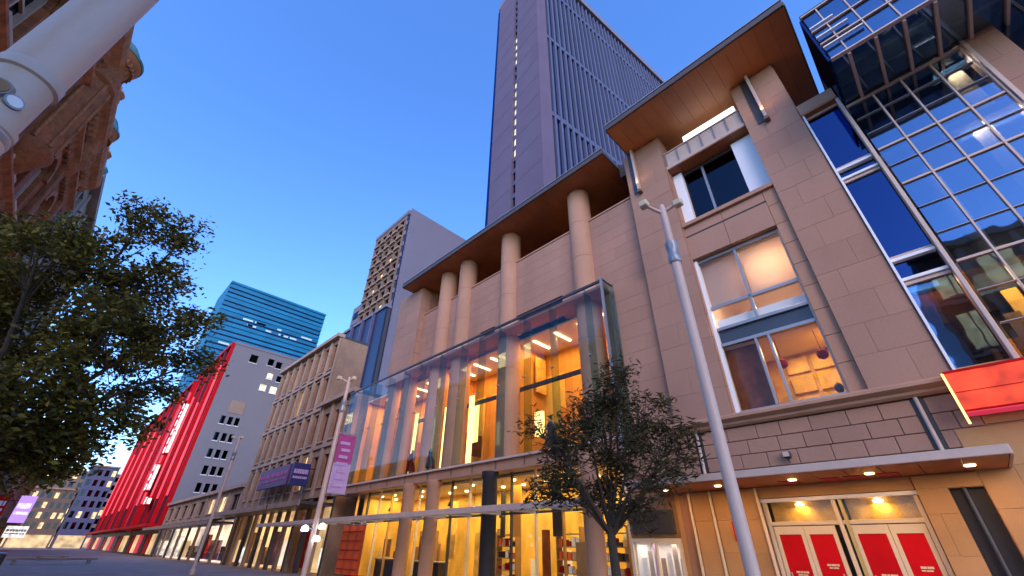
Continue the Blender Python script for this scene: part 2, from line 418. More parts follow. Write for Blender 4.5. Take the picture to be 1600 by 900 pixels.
# metal brackets on the pillar heads
for y in (.07, 5.97):
    b_ = pc('bracket', 14.72, 14.98, y-.06, y+.06, 17.0, 19.97, 'metal_pale', B, .015)
    pc('bracket_slot', 14.95, 15.0, y+.07, y+.34, 17.0, 19.97, 'metal_dark', b_)
    pc('bracket_foot', 14.74, 14.99, y-.10, y+.10, 16.86, 17.0, 'brown_conc', b_, .02)

for y in (.07, 5.97): area(14.6, y, 17.4, .3, .3, 3.2, (1, .55, .2), (R(180), R(-18), 0))  # added warm lights that brighten the upper roof soffit
# the tall lit window
tw = pc('window', 15.42, 15.44, 1.31, 4.44, 5.62, 12.0, 'glass_clear', B)
def bar(y0, y1, z0, z1, m='metal_grey', x0=15.34, x1=15.5): pc('window_bar', x0, x1, y0, y1, z0, z1, m, tw, .006)
bar(4.4, 4.54, 5.62, 12.0, 'white_paint', 15.25); bar(1.3, 1.38, 5.62, 12.0, 'metal_pale')
bar(1.38, 4.4, 11.88, 12.0); bar(1.38, 4.4, 5.62, 5.74)
bar(2.9, 3.0, 8.86, 11.88); bar(1.38, 4.4, 9.68, 9.8); bar(1.38, 4.4, 8.74, 8.86); bar(1.38, 4.4, 8.1, 8.22)
bar(3.2, 3.28, 5.74, 8.1); bar(2.78, 2.86, 5.74, 8.1)
pc('window_spandrel_panel', 15.46, 15.5, 1.4, 4.4, 8.2, 8.76, 'metal_dark', tw)
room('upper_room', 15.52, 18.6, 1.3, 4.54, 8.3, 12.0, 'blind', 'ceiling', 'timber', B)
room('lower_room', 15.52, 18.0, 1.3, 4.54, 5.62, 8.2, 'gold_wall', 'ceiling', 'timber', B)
pc('roller_blind', 15.62, 15.64, 3.0, 4.42, 9.85, 11.9, 'blind_cloth', B)
pc('roller_blind', 15.66, 15.68, 1.4, 2.9, 9.95, 11.9, 'blind_cloth', B)
pc('roller_blind', 15.66, 15.68, 1.4, 4.4, 8.9, 9.3, 'white_paint', B)
pc('curtain', 15.7, 15.8, 3.3, 4.42, 5.75, 8.05, 'brown_curtain', B)
area(16.6, 2.0, 11.0, 1.0, 1.2, 70, (1, .72, .45), (0, R(60), 0)); area(16.4, 2.9, 9.6, .6, 2.6, 22, (1, .84, .66))
area(16.6, 2.2, 8.0, 1.2, 1.6, 30, (1, .62, .26))
for k in range(3):
    for j in range(2):
        pc('wall_panel', 17.9, 17.98, 1.5+j*.85, 2.25+j*.85, 5.9+k*.74, 6.5+k*.74, 'gold_wall' if (k+j) % 2 else 'yellow_wall', B, .02)
for i, (y, z) in enumerate(((2.82, 7.05), (1.63, 7.05), (1.57, 5.9))):
    r_ = .17 if i < 2 else .12
    tag(MB().lathe([(r_*.35, z), (r_*.85, z+.06), (r_, z+.16), (r_*.85, z+.26), (r_*.35, z+.32), (.012, z+.33), (.012, 8.08 if i < 2 else z+.36)], 16.0, y, 14).build('lantern', 'red_fabric' if i < 2 else 'charcoal', None, True),
        ['round red lantern hanging behind the tall window, nearer the mullion', 'round red lantern hanging behind the tall window, beside the right jamb', 'small dark vase standing in the bottom right corner of tall window'][i], 'lantern' if i < 2 else 'vase')

# cornice over the entrance, stepped
co = MB().prism_y([(15.3, 5.2), (15.0, 5.2), (14.92, 5.26), (14.92, 5.33), (14.74, 5.42), (14.74, 5.5), (14.8, 5.56), (15.3, 5.56)], -.95, 6.75).build('cornice', 'stone_smooth', B)
# block band with recessed joints and two downpipe slots
bb = pc('block_band', 15.16, 17, -.95, 6.75, 3.5, 5.19, 'stone_core', B)
for (a, b) in ((-.95, -.12), (.14, 5.78), (6.04, 6.75)):
    for k in range(3):
        z0 = 3.9+k*.425; y = a; first = True
        while y < b-.02:
            wd = random.uniform(.62, .95) if not (first and k % 2) else .42
            first = False
            e = min(b, y+wd)
            if b-e < .25: e = b
            pc('stone_block', 15.08-random.uniform(0, .012), 15.2, y+.008, e-.008, z0+.008, z0+.417, 'stone', bb, .014)
            y = e
for y in (.01, 5.91):
    MB().tube((15.05, y, 3.85), (15.05, y, 5.2), .05, n=10).build('downpipe', 'metal_pale', B, True)
    pc('downpipe_slot', 15.1, 15.14, y-.13, y+.13, 3.85, 5.19, 'charcoal', bb)
fl = thing('floodlight', 'small dark floodlight fixed on the stone block band above entrance awning', 'floodlight', (15, 3.35, 4.0))
MB().box(14.86, 15.06, 3.25, 3.45, 4.08, 4.26).build('lamp_housing', 'metal_dark', fl, bev=.02)
MB().tube((14.97, 3.35, 4.09), (15.0, 3.35, 3.93), .02).build('mounting_arm', 'metal_dark', fl)
pc('lens', 14.845, 14.859, 3.27, 3.43, 4.1, 4.24, 'metal_pale', fl)

# entrance awning
aw = pc('awning', 12.95, 15.07, -.92, 7.6, 3.42, 3.52, 'metal_grey', B)
pc('fascia', 12.86, 12.95, -.95, 7.63, 3.38, 3.56, 'metal_pale', aw, .01)
pc('fascia', 12.95, 15.07, -.97, -.92, 3.38, 3.56, 'metal_pale', aw)
n = 12
for k in range(n):
    y0 = -.9+k*(8.5/n); y1 = y0+8.5/n-.02
    red = k in (2, 3, 5, 6)
    pc('soffit_panel', 12.97, 15.05, y0, y1, 3.38, 3.42, 'soffit', aw)
for y0, y1 in ((3.16, 3.63), (2.2, 2.62), (1.67, 2.1), (.97, 1.39)):
    pc('red_poster_panel', 14.2, 14.95, y0, y1, 3.362, 3.378, 'red_panel', aw)
for y in (-.3, 1.5, 3.2, 5.2, 6.9):
    MB().lathe([(.09, 3.35), (.10, 3.365), (.10, 3.38)], 14.0, y, 14).build('downlight', 'lamp_warm', aw)
    area(14.0, y, 3.33, .25, .25, 9, (1, .52, .18))
# ground floor stone round the doors
gw = pc('entrance_wall', 15.12, 15.6, .25, .84, 0, 3.37, 'stone_core', B)
panel_field(gw, 15.06, .25, .84, 0, 3.36, .85, .7, 'stone_lamplit')
gw = pc('entrance_wall', 15.12, 15.6, 4.5, 7.0, 0, 3.37, 'stone_core', B)
panel_field(gw, 15.06, 4.5, 5.86, 0, 3.36, .85, .9, 'stone_lamplit'); panel_field(gw, 15.06, 5.98, 6.56, 0, 3.36, .85, .9, 'stone_lamplit')
for y in (4.52, 5.92, 6.62): pc('trim_strip', 15.0, 15.08, y-.035, y+.035, 0, 3.36, 'cream_paint', gw, .01)
gw = pc('entrance_wall', 15.12, 15.6, -5.2, -.36, 0, 4.35, 'stone_core', B)
pc('sign_back_wall', 15.1, 15.7, -5.4, -.96, 4.36, 5.75, 'stone_lamplit', B)
panel_field(gw, 15.06, -3.2, -.38, 0, 4.3, .85, 1.1, 'stone_lamplit')
pc('dark_slot', 15.25, 15.3, -.35, .24, 0, 3.38, 'dark', B)
pc('slot_head_block', 15.05, 15.3, -.38, .84, 3.05, 3.37, 'stone_lamplit', B, .02)
MB().tube((15.16, -.02, 0), (15.16, -.02, 3.3), .045).build('downpipe', 'metal_dark', B, True)
# entrance doors: frame, lit transoms, four red leaves
en = pc('entrance_frame', 15.24, 15.36, .86, 4.48, 2.36, 2.46, 'cream_paint', B, .01)
pc('frame_head', 15.16, 15.36, .84, 4.5, 2.96, 3.06, 'white_paint', en, .01)
for y in (.86, 2.62, 4.38): pc('frame_post', 15.2, 15.36, y, y+.1, 0, 2.96, 'cream_paint', en, .01)
pc('frame_post', 15.22, 15.36, 2.48, 2.56, 0, 2.96, 'brass', en)
for a, b in ((.97, 2.46), (2.74, 4.36)):
    pc('transom_glass', 15.3, 15.31, a, b, 2.48, 2.95, 'glass_clear', en)
    pc('transom_back', 15.62, 15.66, a, b, 2.4, 3.1, 'gold_wall', en)
    MB().lathe([(.11, 2.86), (.12, 2.9), (.05, 2.95)], 15.47, (a+b)/2, 12).build('transom_lamp', 'lamp_warm', en)
    area(15.47, (a+b)/2, 2.84, .3, .3, 2.2, (1, .66, .16))
pc('entrance_header', 15.1, 15.5, .86, 4.48, 3.07, 3.37, 'stone_lamplit', B)
pc('lobby_wall', 15.9, 16, .3, 4.6, 0, 3.3, 'charcoal', B)
def lettering(parent, x, y0, y1, z, h, mat, nch=6):
    """print too small to read: two lines of uneven dashes"""
    q = MB(); y = y0
    for row, (zz, hh) in enumerate(((z+h*.55, h*.45), (z, h*.3))):
        y = y0+(.12*(y1-y0) if row else 0); ye = y1-(.1*(y1-y0) if row else 0)
        while y < ye-.02:
            e = min(ye, y+random.uniform(.05, .14)); q.box(x, x+.005, y, e, zz, zz+hh); y = e+.012
    return q.build('lettering', mat, parent)
for i, (a, b) in enumerate(((3.60, 4.36), (2.84, 3.60), (1.70, 2.5), (.97, 1.70))):
    d = pc('door', 15.27, 15.29, a+.1, b-.1, .12, 2.14, 'red_gloss', B)
    q = MB().box(15.25, 15.32, a+.005, a+.1, .02, 2.34).box(15.25, 15.32, b-.1, b-.005, .02, 2.34).box(15.25, 15.32, a+.1, b-.1, 2.14, 2.34).box(15.25, 15.32, a+.1, b-.1, .02, .12)
    q.build('door_frame', 'cream_paint', d)
    MB().tube((15.2, a+.16 if i % 2 else b-.16, .8), (15.2, a+.16 if i % 2 else b-.16, 1.25), .016).build('handle', 'metal_pale', d)
    lettering(d, 15.262, a+.2, b-.26, 1.36 if i % 2 else 1.18, .10, 'cream_paint', 5)
rs = thing('notice_sign', 'small red notice sign on the warm stone wall left of the red doors', 'sign', (15, 5.25, 2.0))
pc('sign_board', 15.0, 15.05, 5.08, 5.42, 1.98, 2.5, 'red_gloss', rs, .01)
lettering(rs, 14.992, 5.14, 5.36, 2.3, .05, 'white_paint', 4)

# flat wall bay beside the portal, down to the awning
fw_ = pc('wall', 15.26, 16.2, 6.62, 9.0, 3.5, 12.2, 'stone_core', B)
panel_field(fw_, 15.2, 6.62, 9.0, 3.55, 12.2, .66, 1.25)
# wall behind the columns with slit windows
SL = [(11.7, 15.3, 12.2, 13.52), (17.1, 18.5, 12.86, 13.52)]
uwl = wallgrid('x', 15.56, 6.62, 25.6, 12.2, 17.5, SL, .5, 'wall', 'stone_core', B)
panel_field(uwl, 15.5, 6.62, 25.6, 12.2, 17.48, .66, 1.6, holes=SL)
for a, b, c, d in SL: pc('slit_window', 16.0, 16.03, a, b, c, d, 'glass_dark', B)
pc('wall_coping', 15.44, 16.3, 6.6, 25.6, 17.49, 17.6, 'stone_smooth', B, .01)
pc('terrace_back_wall', 18.2, 18.4, 6.6, 27.2, 12.4, 19.99, 'dark', B)
for k in range(12): pc('terrace_mullion', 18.1, 18.2, 7.2+k*1.6, 7.3+k*1.6, 17.4, 19.98, 'metal_dark', B)
pc('building_core', 19.5, 34, -1, 29, 0, 19.9, 'charcoal', B)
# columns
for y in (10.15, 15.9, 20.4, 22.75):
    pr = [(.66, 5.4)]
    for k in range(6):
        z = 5.4+(k+1)*2.42
        pr += [(.66, z-.012), (.645, z), (.66, z+.012)] if k < 5 else [(.66, 19.98)]
    MB().lathe(pr, 15.62, y, 28).build('column', 'stone_smooth', B, True)
pi_ = pc('pier', 15.06, 17.4, 25.62, 28.9, 12.2, 19.98, 'stone_core', B)
panel_field(pi_, 15.0, 25.6, 28.9, 12.2, 19.95, .93, 1.65)
for k in range(8): pc('stone_panel', 15.1, 15.9, 25.56, 25.61, 12.25+k*.955, 12.25+(k+1)*.955-.014, 'stone', pi_, .006)
for y in (26.2, 28.4): MB().lathe([(.5, 5.3), (.5, 12.2)], 15.6, y, 20).build('column', 'stone_smooth', B, True)
for y in (10.15, 15.9, 20.4, 22.75):  # added unseen lamps that brighten the brown soffit
    MB().lathe([(.05, 17.62), (.09, 17.64), (.11, 17.8), (.11, 17.84)], 16.3, y+1.1, 10).build('added_uplight', 'metal_dark', B)
    area(16.3, y+1.1, 17.86, .2, .2, 1.6, (1, .5, .18), (R(180), R(25), 0))
# roofs
def roof(x0, x1, y0, y1, z, nb):
    r_ = pc('roof', x0+.02, x1, y0+.02, y1-.02, z+.06, z+.34, 'fascia_dark', B)
    for k in range(nb):
        a = y0+k*(y1-y0)/nb; b = y0+(k+1)*(y1-y0)/nb
        pc('soffit_board', x0+.05, x1-.02, a+.003, b-.003, z, z+.06, 'soffit', r_, .003)
    pc('fascia', x0-.05, x0+.02, y0, y1, z-.01, z+.30, 'fascia_dark', r_, .01)
    pc('roof_edge_trim', x0-.07, x0+.1, y0-.02, y1+.02, z+.345, z+.40, 'metal_grey', r_)
    pc('fascia', x0+.02, x1, y0-.05, y0+.02, z-.01, z+.30, 'fascia_dark', r_, .01)
    pc('fascia', x0+.02, x1, y1-.02, y1+.05, z-.01, z+.30, 'fascia_dark', r_, .01)
roof(12.85, 19, -2.06, 6.25, 20.0, 14)
roof(13.92, 19, 7.2, 27.0, 20.0, 30)
pc('roof_link', 15.5, 19, 6.31, 7.14, 19.3, 20.2, 'fascia_dark', B)

# lit floors behind the glass screen
for a, b in ((9.0, 15.8), (15.9, 22.7), (22.8, 33.2)):
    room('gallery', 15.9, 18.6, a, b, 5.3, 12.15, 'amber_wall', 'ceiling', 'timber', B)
    area(17.0, (a+b)/2, 11.9, 1.6, b-a-1, 17*(b-a), (1, .55, .16))
    for k in range(4):
        y = a+.8+k*1.6
        pc('ceiling_lamp', 16.4, 17.8, y, y+.12, 11.98, 12.04, 'lamp_warm', B)
    for k in range(3):
        y = a+1+k*2.1
        pc('wall_panel', 18.5, 18.58, y, y+1.5, 6.0, 10.6, ('gold_wall', 'amber_wall', 'yellow_wall')[k], B, .02)
pc('floor_slab', 14.45, 19.4, 8.6, 32.9, 4.85, 5.28, 'concrete_slab', B)
pc('slab_edge', 14.38, 14.45, 8.6, 32.9, 4.8, 5.34, 'stone_smooth', B)
pc('beam', 15.95, 16.1, 9.1, 25.5, 9.05, 9.25, 'metal_dark', B)
pc('ceiling_slab', 14.5, 15.48, 8.6, 25.5, 12.22, 12.36, 'stone_smooth', B)
for (y, z0, z1, wd) in ((24.9, 5.5, 9.6, .35), (21.55, 5.5, 9.4, .3), (19.0, 5.5, 9.6, .42), (18.5, 6.8, 8.9, .5), (26.9, 6.5, 7.4, .5), (13.5, 6.4, 7.6, .6), (29.2, 6.6, 7.4, .4)):
    pc('light_panel', 15.75, 15.8, y, y+wd, z0, z1, 'tube_warm', B)
# the projecting glass screen: fins, panes, rails
gs = pc('glass_screen', 14.26, 14.36, 8.5, 33.3, 12.38, 12.5, 'metal_dark', B)
FY = [8.5, 9.5, 11.7, 13.5, 15.4, 17.1, 18.8, 20.9, 23.2, 25.2, 27.2, 29.1, 31.1, 33.2]
for i in range(len(FY)-1):
    pc('pane', 14.29, 14.31, FY[i]+.03, FY[i+1]-.03, 9.0, 12.36, 'glass_screen', gs)
    pc('pane', 14.29, 14.31, FY[i]+.03, FY[i+1]-.03, 5.35, 8.95, 'glass_screen', gs)
for y in FY:
    pc('fin', 14.33, 14.85, y-.03, y+.03, 4.9, 12.37, 'glass_green', gs)
    pc('fin_clamp', 14.27, 14.4, y-.06, y+.06, 8.94, 9.02, 'metal_grey', gs)
pc('return_pane', 14.36, 15.18, 8.44, 8.47, 5.0, 12.5, 'glass_green', gs)
pc('corner_post', 14.2, 14.3, 8.40, 8.5, 4.9, 12.55, 'metal_grey', gs)
pc('return_rail', 14.3, 15.2, 8.40, 8.5, 12.5, 12.56, 'metal_grey', gs)
pc('sill_rail', 14.24, 14.36, 8.5, 33.3, 5.26, 5.36, 'metal_pale', gs)
pc('return_post', 15.1, 15.18, 8.36, 8.44, 4.9, 12.56, 'glass_green', gs)
# clerestory behind the screen

# ground floor shop
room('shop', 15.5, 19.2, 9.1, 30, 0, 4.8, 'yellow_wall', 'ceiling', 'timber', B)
for a in (9.3, 14.5, 19.7, 24.9): area(17.2, a+2.5, 4.6, 2.4, 4.6, 105, (1, .74, .30))
for k in range(13):
    y = 9.6+k*1.6
    MB().lathe([(.10, 4.62), (.11, 4.66), (.11, 4.7)], 16.2, y, 12).build('downlight', 'lamp_warm', B)
    MB().lathe([(.10, 4.62), (.11, 4.66), (.11, 4.7)], 17.8, y+.8, 12).build('downlight', 'lamp_warm', B)
shopf = pc('shop_front', 15.08, 15.16, 9.05, 30, 3.02, 3.12, 'metal_dark', B)
for k in range(15):
    y = 9.05+k*1.5
    if k < 14:
        pc('pane', 15.11, 15.13, y+.04, y+1.46, .25, 3.0, 'glass_clear', shopf)
        pc('pane', 15.11, 15.13, y+.04, y+1.46, 3.14, 4.8, 'glass_clear', shopf)
        pc('plinth', 15.08, 15.2, y+.02, y+1.48, .0, .24, 'metal_dark', shopf)
    pc('mullion', 15.06, 15.2, y-.03, y+.03, .0, 4.82, ('cream_paint', 'metal_dark', 'brass')[k % 3], shopf)
for y, m in ((10.15, 'stone_smooth'), (15.9, 'dark'), (20.4, 'stone_smooth'), (22.75, 'stone_smooth')):
    MB().lathe([(.44, 0), (.44, .3), (.36, .34), (.36, 4.5), (.42, 4.6), (.42, 4.83)], 14.5, y, 20).build('shop_column', m, B, True)
pc('shop_side_wall', 15.1, 16, 7.0, 7.15, 0, 3.4, 'stone_lamplit', B)

# glass awning along the shop
ga = pc('glass_awning', 12.45, 12.55, 8.9, 41, 2.93, 3.16, 'metal_pale', B, .01)
for k in range(16):
    y = 9.0+k*2
    pc('awning_pane', 12.56, 14.36, y+.05, y+1.95, 3.02, 3.04, 'glass_green', ga)
    pc('bracket_arm', 12.56, 14.36, y-.04, y+.04, 2.96, 3.1, 'metal_pale', ga)

# display window between the shop and the entrance
dw = pc('display_window', 15.1, 15.12, 7.25, 9.0, .3, 1.95, 'glass_clear', B)
for (y0, y1, z0, z1) in ((7.16, 7.26, .2, 2.06), (8.94, 9.04, .2, 2.06), (7.26, 8.94, 1.95, 2.06), (7.26, 8.94, .2, .3), (8.05, 8.11, .3, 1.95)):
    pc('window_frame', 15.03, 15.15, y0, y1, z0, z1, 'cream_paint', dw)
room('display', 15.14, 16.2, 7.2, 9.0, .2, 2.05, 'white_paint', 'ceiling', 'timber', B)
area(15.6, 8.1, 1.9, .6, 1.5, 6, (1, .84, .72))
for k in range(7): pc('display_panel', 15.5, 15.53, 7.35+k*.23, 7.35+k*.23+.16, .35, 1.5+.2*((k*5) % 3), ('lilac', 'blind', 'white_paint', 'tan_trim')[k % 4], B)
pc('display_head', 15.14, 15.4, 7.02, 9.02, 2.08, 3.5, 'timber', B)
pc('display_head_sign', 15.04, 15.14, 7.3, 8.9, 2.2, 2.9, 'charcoal', B, .01)

for k in range(22):
    y = 9.5+k*.92+random.uniform(-.2, .2); x = random.uniform(16.4, 18.9); z = random.choice((.1, .1, 1.2, 2.2)); wd = random.uniform(.25, .9)
    pc('display_partition', x, x+.06, y, y+wd, z, min(4.5, z+random.uniform(.8, 2.6)), random.choice(['timber', 'dark', 'amber_wall', 'gold_wall', 'white_paint', 'stone_smooth', 'lit_shop', 'brown_curtain']), B)
for k in range(9):
    y = 10.3+k*2.1; z = 3.0+.35*(k % 3)
    MB().tube((16.0, y, z+.2), (16.0, y, 4.7), .012, n=6).build('pendant_cord', 'charcoal', B)
    MB().lathe([(.14, z), (.15, z+.03), (.09, z+.18), (.03, z+.24)], 16.0, y, 12).build('pendant_lamp', 'lamp_white' if k % 3 == 1 else 'charcoal', B, True)
for k in range(16):
    y = 9.8+k*1.4; z = random.choice((5.5, 5.5, 6.6, 7.4, 9.4)); wd = random.uniform(.3, 1.0)
    pc('display_partition', random.uniform(16.6, 18.2), 18.3, y, y+.08, z, z+random.uniform(.8, 2.2), random.choice(['timber', 'dark', 'gold_wall', 'amber_wall', 'brown_curtain']), B)
# shop goods, things of their own
for i, (y, lab) in enumerate(((11.2, 'tall timber shelf of goods in the shop behind the small dark tree'), (13.6, 'timber shelf unit in the yellow shop right of the dark round column'), (17.6, 'timber shelf unit in the yellow shop left of the dark round column'), (24.6, 'timber shelf unit in the yellow shop nearest the orange banner'))):
    sh = thing('shelf_unit', lab, 'shelf', (17.5, y, .1), 'shelf units in the lit shop')
    for s in (0, 1): pc('side_panel', 17.3, 17.7, y-.7+s*1.36, y-.66+s*1.36, .1, 2.6, 'timber', sh)
    for k in range(5): pc('shelf_board', 17.3, 17.7, y-.66, y+.66, .3+k*.5, .34+k*.5, 'timber', sh)
    for k in range(4):
        for j in range(5):
            hh = random.uniform(.15, .36)
            pc('boxed_goods', 17.36, 17.6, y-.6+j*.25, y-.42+j*.25, .34+k*.5, round(.34+k*.5+hh, 2), random.choice(['red_fabric', 'white_paint', 'black_goods', 'tan_trim', 'orange_red']), sh)
for i, (y, z, lab) in enumerate(((26.0, 1.15, 'long black counter low in the shop left of the lit shelves'), (22.0, 1.1, 'black counter low in the shop between the stone columns'))):
    cn = thing('shop_counter', lab, 'counter', (15.7, y, .1))
    pc('counter_body', 15.55, 16.2, y-1.2, y+1.2, .1, z-.06, 'black_goods', cn, .01); pc('counter_top', 15.5, 16.25, y-1.25, y+1.25, z-.06, z, 'metal_grey', cn, .01)
ob = thing('shop_banner', 'tall orange-red fabric banner hanging in the shop front by the lamp post', 'banner', (14.75, 29.0, 0))
q = MB(); N_ = 14
for k in range(N_+1):
    yy = 27.6+3.0*k/N_; xx = 14.75+.05*math.sin(k*1.3)
    q.v += [(xx, yy, .25), (xx, yy, 2.9), (xx+.02, yy, .25), (xx+.02, yy, 2.9)]
for k in range(N_):
    a = k*4; q.f += [(a, a+4, a+5, a+1), (a+2, a+3, a+7, a+6), (a+1, a+5, a+7, a+3), (a, a+2, a+6, a+4)]
q.build('fabric', 'orange_red', ob)
MB().tube((14.76, 27.5, 2.92), (14.76, 30.7, 2.92), .03).build('hanging_rod', 'metal_grey', ob)
for k in range(5): pc('printed_stripe', 14.66, 14.68, 27.75, 30.4, .5+k*.5, .56+k*.5, 'red_panel', ob)
# mannequins at the gallery windows
def mannequin(x, y, z, cloth, label, arm):
    m = thing('mannequin', label, 'mannequin', (x, y, z), 'mannequins at the gallery windows')
    me = bpy.data.meshes.new('figure')
    V = [(0, 0, .95), (0, 0, 1.15), (0, 0, 1.38), (0, 0, 1.5), (0, 0, 1.58), (0, .02, 1.72), (0, .18, 1.40), (arm*.1, .26, 1.12), (arm*.25, .24, .90), (0, -.18, 1.40), (-.04, -.25, 1.12), (.05, -.24, .88),
         (0, .10, .88), (.02, .11, .48), (0, .12, .06), (-.12, .12, .03), (0, -.10, .88), (0, -.11, .48), (0, -.12, .06), (-.12, -.12, .03)]
    Ed = [(0, 1), (1, 2), (2, 3), (3, 4), (4, 5), (2, 6), (6, 7), (7, 8), (2, 9), (9, 10), (10, 11), (0, 12), (12, 13), (13, 14), (14, 15), (0, 16), (16, 17), (17, 18), (18, 19)]
    rad = [.15, .12, .16, .06, .09, .08, .065, .05, .035, .065, .05, .035, .10, .065, .045, .035, .10, .065, .045, .035]
    me.from_pydata(V, Ed, []); me.materials.append(MATS['skin'])
    o = link('figure', me, (x, y, z), m)
    md = o.modifiers.new('skin', 'SKIN')
    for i, r_ in enumerate(rad): me.skin_vertices[0].data[i].radius = (r_, r_)
    me.skin_vertices[0].data[0].use_root = True
    sb = o.modifiers.new('sub', 'SUBSURF'); sb.levels = 1; sb.render_levels = 1
    MB().lathe([(.30, z+.45), (.24, z+.75), (.155, z+1.1), (.20, z+1.32), (.12, z+1.47), (.07, z+1.5)], x, y, 16).build('dress', cloth, m, True)
mannequin(15.2, 24.1, 5.29, 'red_fabric', 'mannequin in a red dress behind the upper glass screen', 1)
mannequin(15.2, 22.0, 5.29, 'dark_cloth', 'mannequin in a dark dress behind the upper glass screen', -1)
mannequin(15.2, 12.6, 5.29, 'dark_cloth', 'mannequin in dark clothes on the gallery beside the small tree', -1)

# ------------------------------------------------------------------ glass building on the right
G = thing('glass_building', 'blue reflective glass curtain wall building with an overhanging glazed upper storey', 'building', (15, -4, 0))
# narrow bay of dark blue windows next to the stone pillar
pc('edge_trim', 14.93, 15.3, -1.0, -.94, 4.9, 16.2, 'white_paint', G)
for (a, b) in ((5.75, 8.3), (9.3, 12.5), (13.25, 16.0)):
    wn = pc('window', 15.2, 15.22, -1.98, -1.02, a, b, 'glass_blue' if a > 6 else 'glass_coated', G)
    pc('frame', 15.12, 15.24, -2.0, -1.0, b, b+.1, 'metal_pale', wn); pc('frame', 15.12, 15.24, -2.0, -1.0, a-.1, a, 'metal_pale', wn)
for (a, b) in ((8.55, 9.05), (12.72, 13.02), (5.0, 5.6)):
    pn = pc('spandrel_panel', 15.2, 15.22, -1.98, -1.02, a, b, 'glass_blue', G)
for z in (8.42, 9.1, 12.62, 13.05): pc('spandrel_rail', 15.05, 15.24, -2.0, -1.0, z, z+.09, 'white_paint', G)
pc('window_backing', 15.5, 15.6, -2.05, -.92, 8.4, 16.2, 'dark', G); pc('window_backing', 16.0, 16.1, -2.2, -.92, 4.9, 8.4, 'brown_curtain', G)
for k in range(7): pc('reflection_panel', 15.6, 15.9, -1.95+.13*k, -1.84+.13*k, 5.8+.33*k, 6.2+.3*k, ('amber_wall', 'timber', 'gold_wall', 'red_fabric')[k % 4], G)  # invented pieces standing for the brown reflection of trees in the pane
area(15.7, -1.5, 8.3, .4, .8, 6, AMBER)
pc('bay_head', 14.9, 15.6, -2.1, -.92, 16.2, 16.75, 'stone_smooth', G, .01); pc('bay_head_soffit', 14.9, 15.6, -2.1, -.92, 16.12, 16.19, 'soffit', G)
pc('bay_post', 14.9, 15.3, -2.12, -2.02, 4.4, 16.1, 'metal_pale', G, .01)
MY = [-2.16, -2.92, -3.68, -4.44, -5.2]
TZ = [4.5, 5.6, 6.6, 7.55, 8.5, 9.5, 10.5, 11.5, 12.3, 13.1, 13.9, 14.7, 15.5]
cw = pc('curtain_wall', 14.95, 15.07, -5.25, -2.16, 15.45, 15.55, 'metal_pale', G)
for i in range(4):
    for k in range(len(TZ)-1):
        pc('pane', 15.0, 15.02, MY[i+1]+.03, MY[i]-.03, TZ[k]+.03, TZ[k+1]-.03, 'glass_coated', cw)
for y in MY[1:]: pc('mullion', 14.92, 15.08, y-.022, y+.022, 4.5, 15.5, 'metal_pale', cw)
for z in TZ[:-1]:
    hv = z in (4.5, 8.5, 11.5, 13.1)
    pc('transom', 14.94, 15.07, -5.17, -2.2, z-(.035 if hv else .012), z+(.035 if hv else .012), 'metal_pale' if hv else 'metal_grey', cw)
# structure seen through the glass
for z in (4.3, 8.35, 12.9): pc('floor_slab', 15.4, 19, -7, -2.2, z, z+.3, 'concrete_slab', G)
pc('back_wall', 19, 19.2, -9, -2.1, 0, 19, 'charcoal', G); pc('side_wall', 15.6, 19, -2.2, -2.1, 4.4, 18, 'charcoal', G)
for (x_, y, z0, z1) in ((15.9, -4.55, 8.7, 12.8), (16.2, -5.05, 13.2, 15.6), (16.6, -3.1, 8.7, 12.8)):
    MB().lathe([(.22, z0), (.22, z1)], x_, y, 16).build('interior_column', 'cream_paint', G, True)
area(16.4, -3.9, 8.25, 1.6, 3, 120, AMBER); area(15.7, -4.8, 12.8, .5, 1.5, 30, (1, .8, .6)); area(15.8, -5.0, 15.5, .5, 1, 18, (1, .8, .6))
for k in range(9): pc('interior_panel', 16.4+.35*(k % 3), 16.46+.35*(k % 3), -2.62-k*.3, -2.3-k*.3, 4.7+.7*(k % 4), 6.6+.8*(k % 3), ('amber_wall', 'timber', 'gold_wall', 'brown_curtain')[k % 4], G)
# upper overhanging storey
us_ = pc('upper_storey', 12.78, 19, -9, -2.2, 18.45, 18.7, 'metal_dark', G)
sof = pc('upper_soffit', 12.8, 15.6, -9, -2.2, 15.62, 15.66, 'glass_coated', us_)
UY = [-2.2, -2.66, -3.36, -4.06, -4.78, -5.5, -6.3, -7.2]
for i in range(len(UY)-1):
    for (a, b) in ((15.72, 16.5), (16.55, 17.3), (17.35, 18.4)):
        pc('pane', 12.7, 12.72, UY[i+1]+.025, UY[i]-.025, a, b, 'glass_coated', us_)
    pc('soffit_beam', 12.75, 15.6, UY[i+1]-.04, UY[i+1]+.04, 15.5, 15.62, 'metal_pale', us_)
    pc('mullion', 12.64, 12.74, UY[i+1]-.018, UY[i+1]+.018, 15.6, 18.4, 'metal_pale', us_)
for z in (15.62, 16.52, 17.32, 18.4): pc('rail', 12.62, 12.76, -7.2, -2.2, z-.028, z+.028, 'metal_pale', us_)
for k in range(3): pc('louvre', 12.55, 12.63, -3.3+.2*k, -2.2, 16.2+k*.62, 16.25+k*.62, 'white_paint', us_)
pc('end_wall', 12.75, 19, -2.19, -2.12, 15.7, 18.4, 'glass_blue', us_)
pc('upper_back_wall', 13.3, 13.4, -9, -2.2, 15.7, 18.4, 'navy', us_)
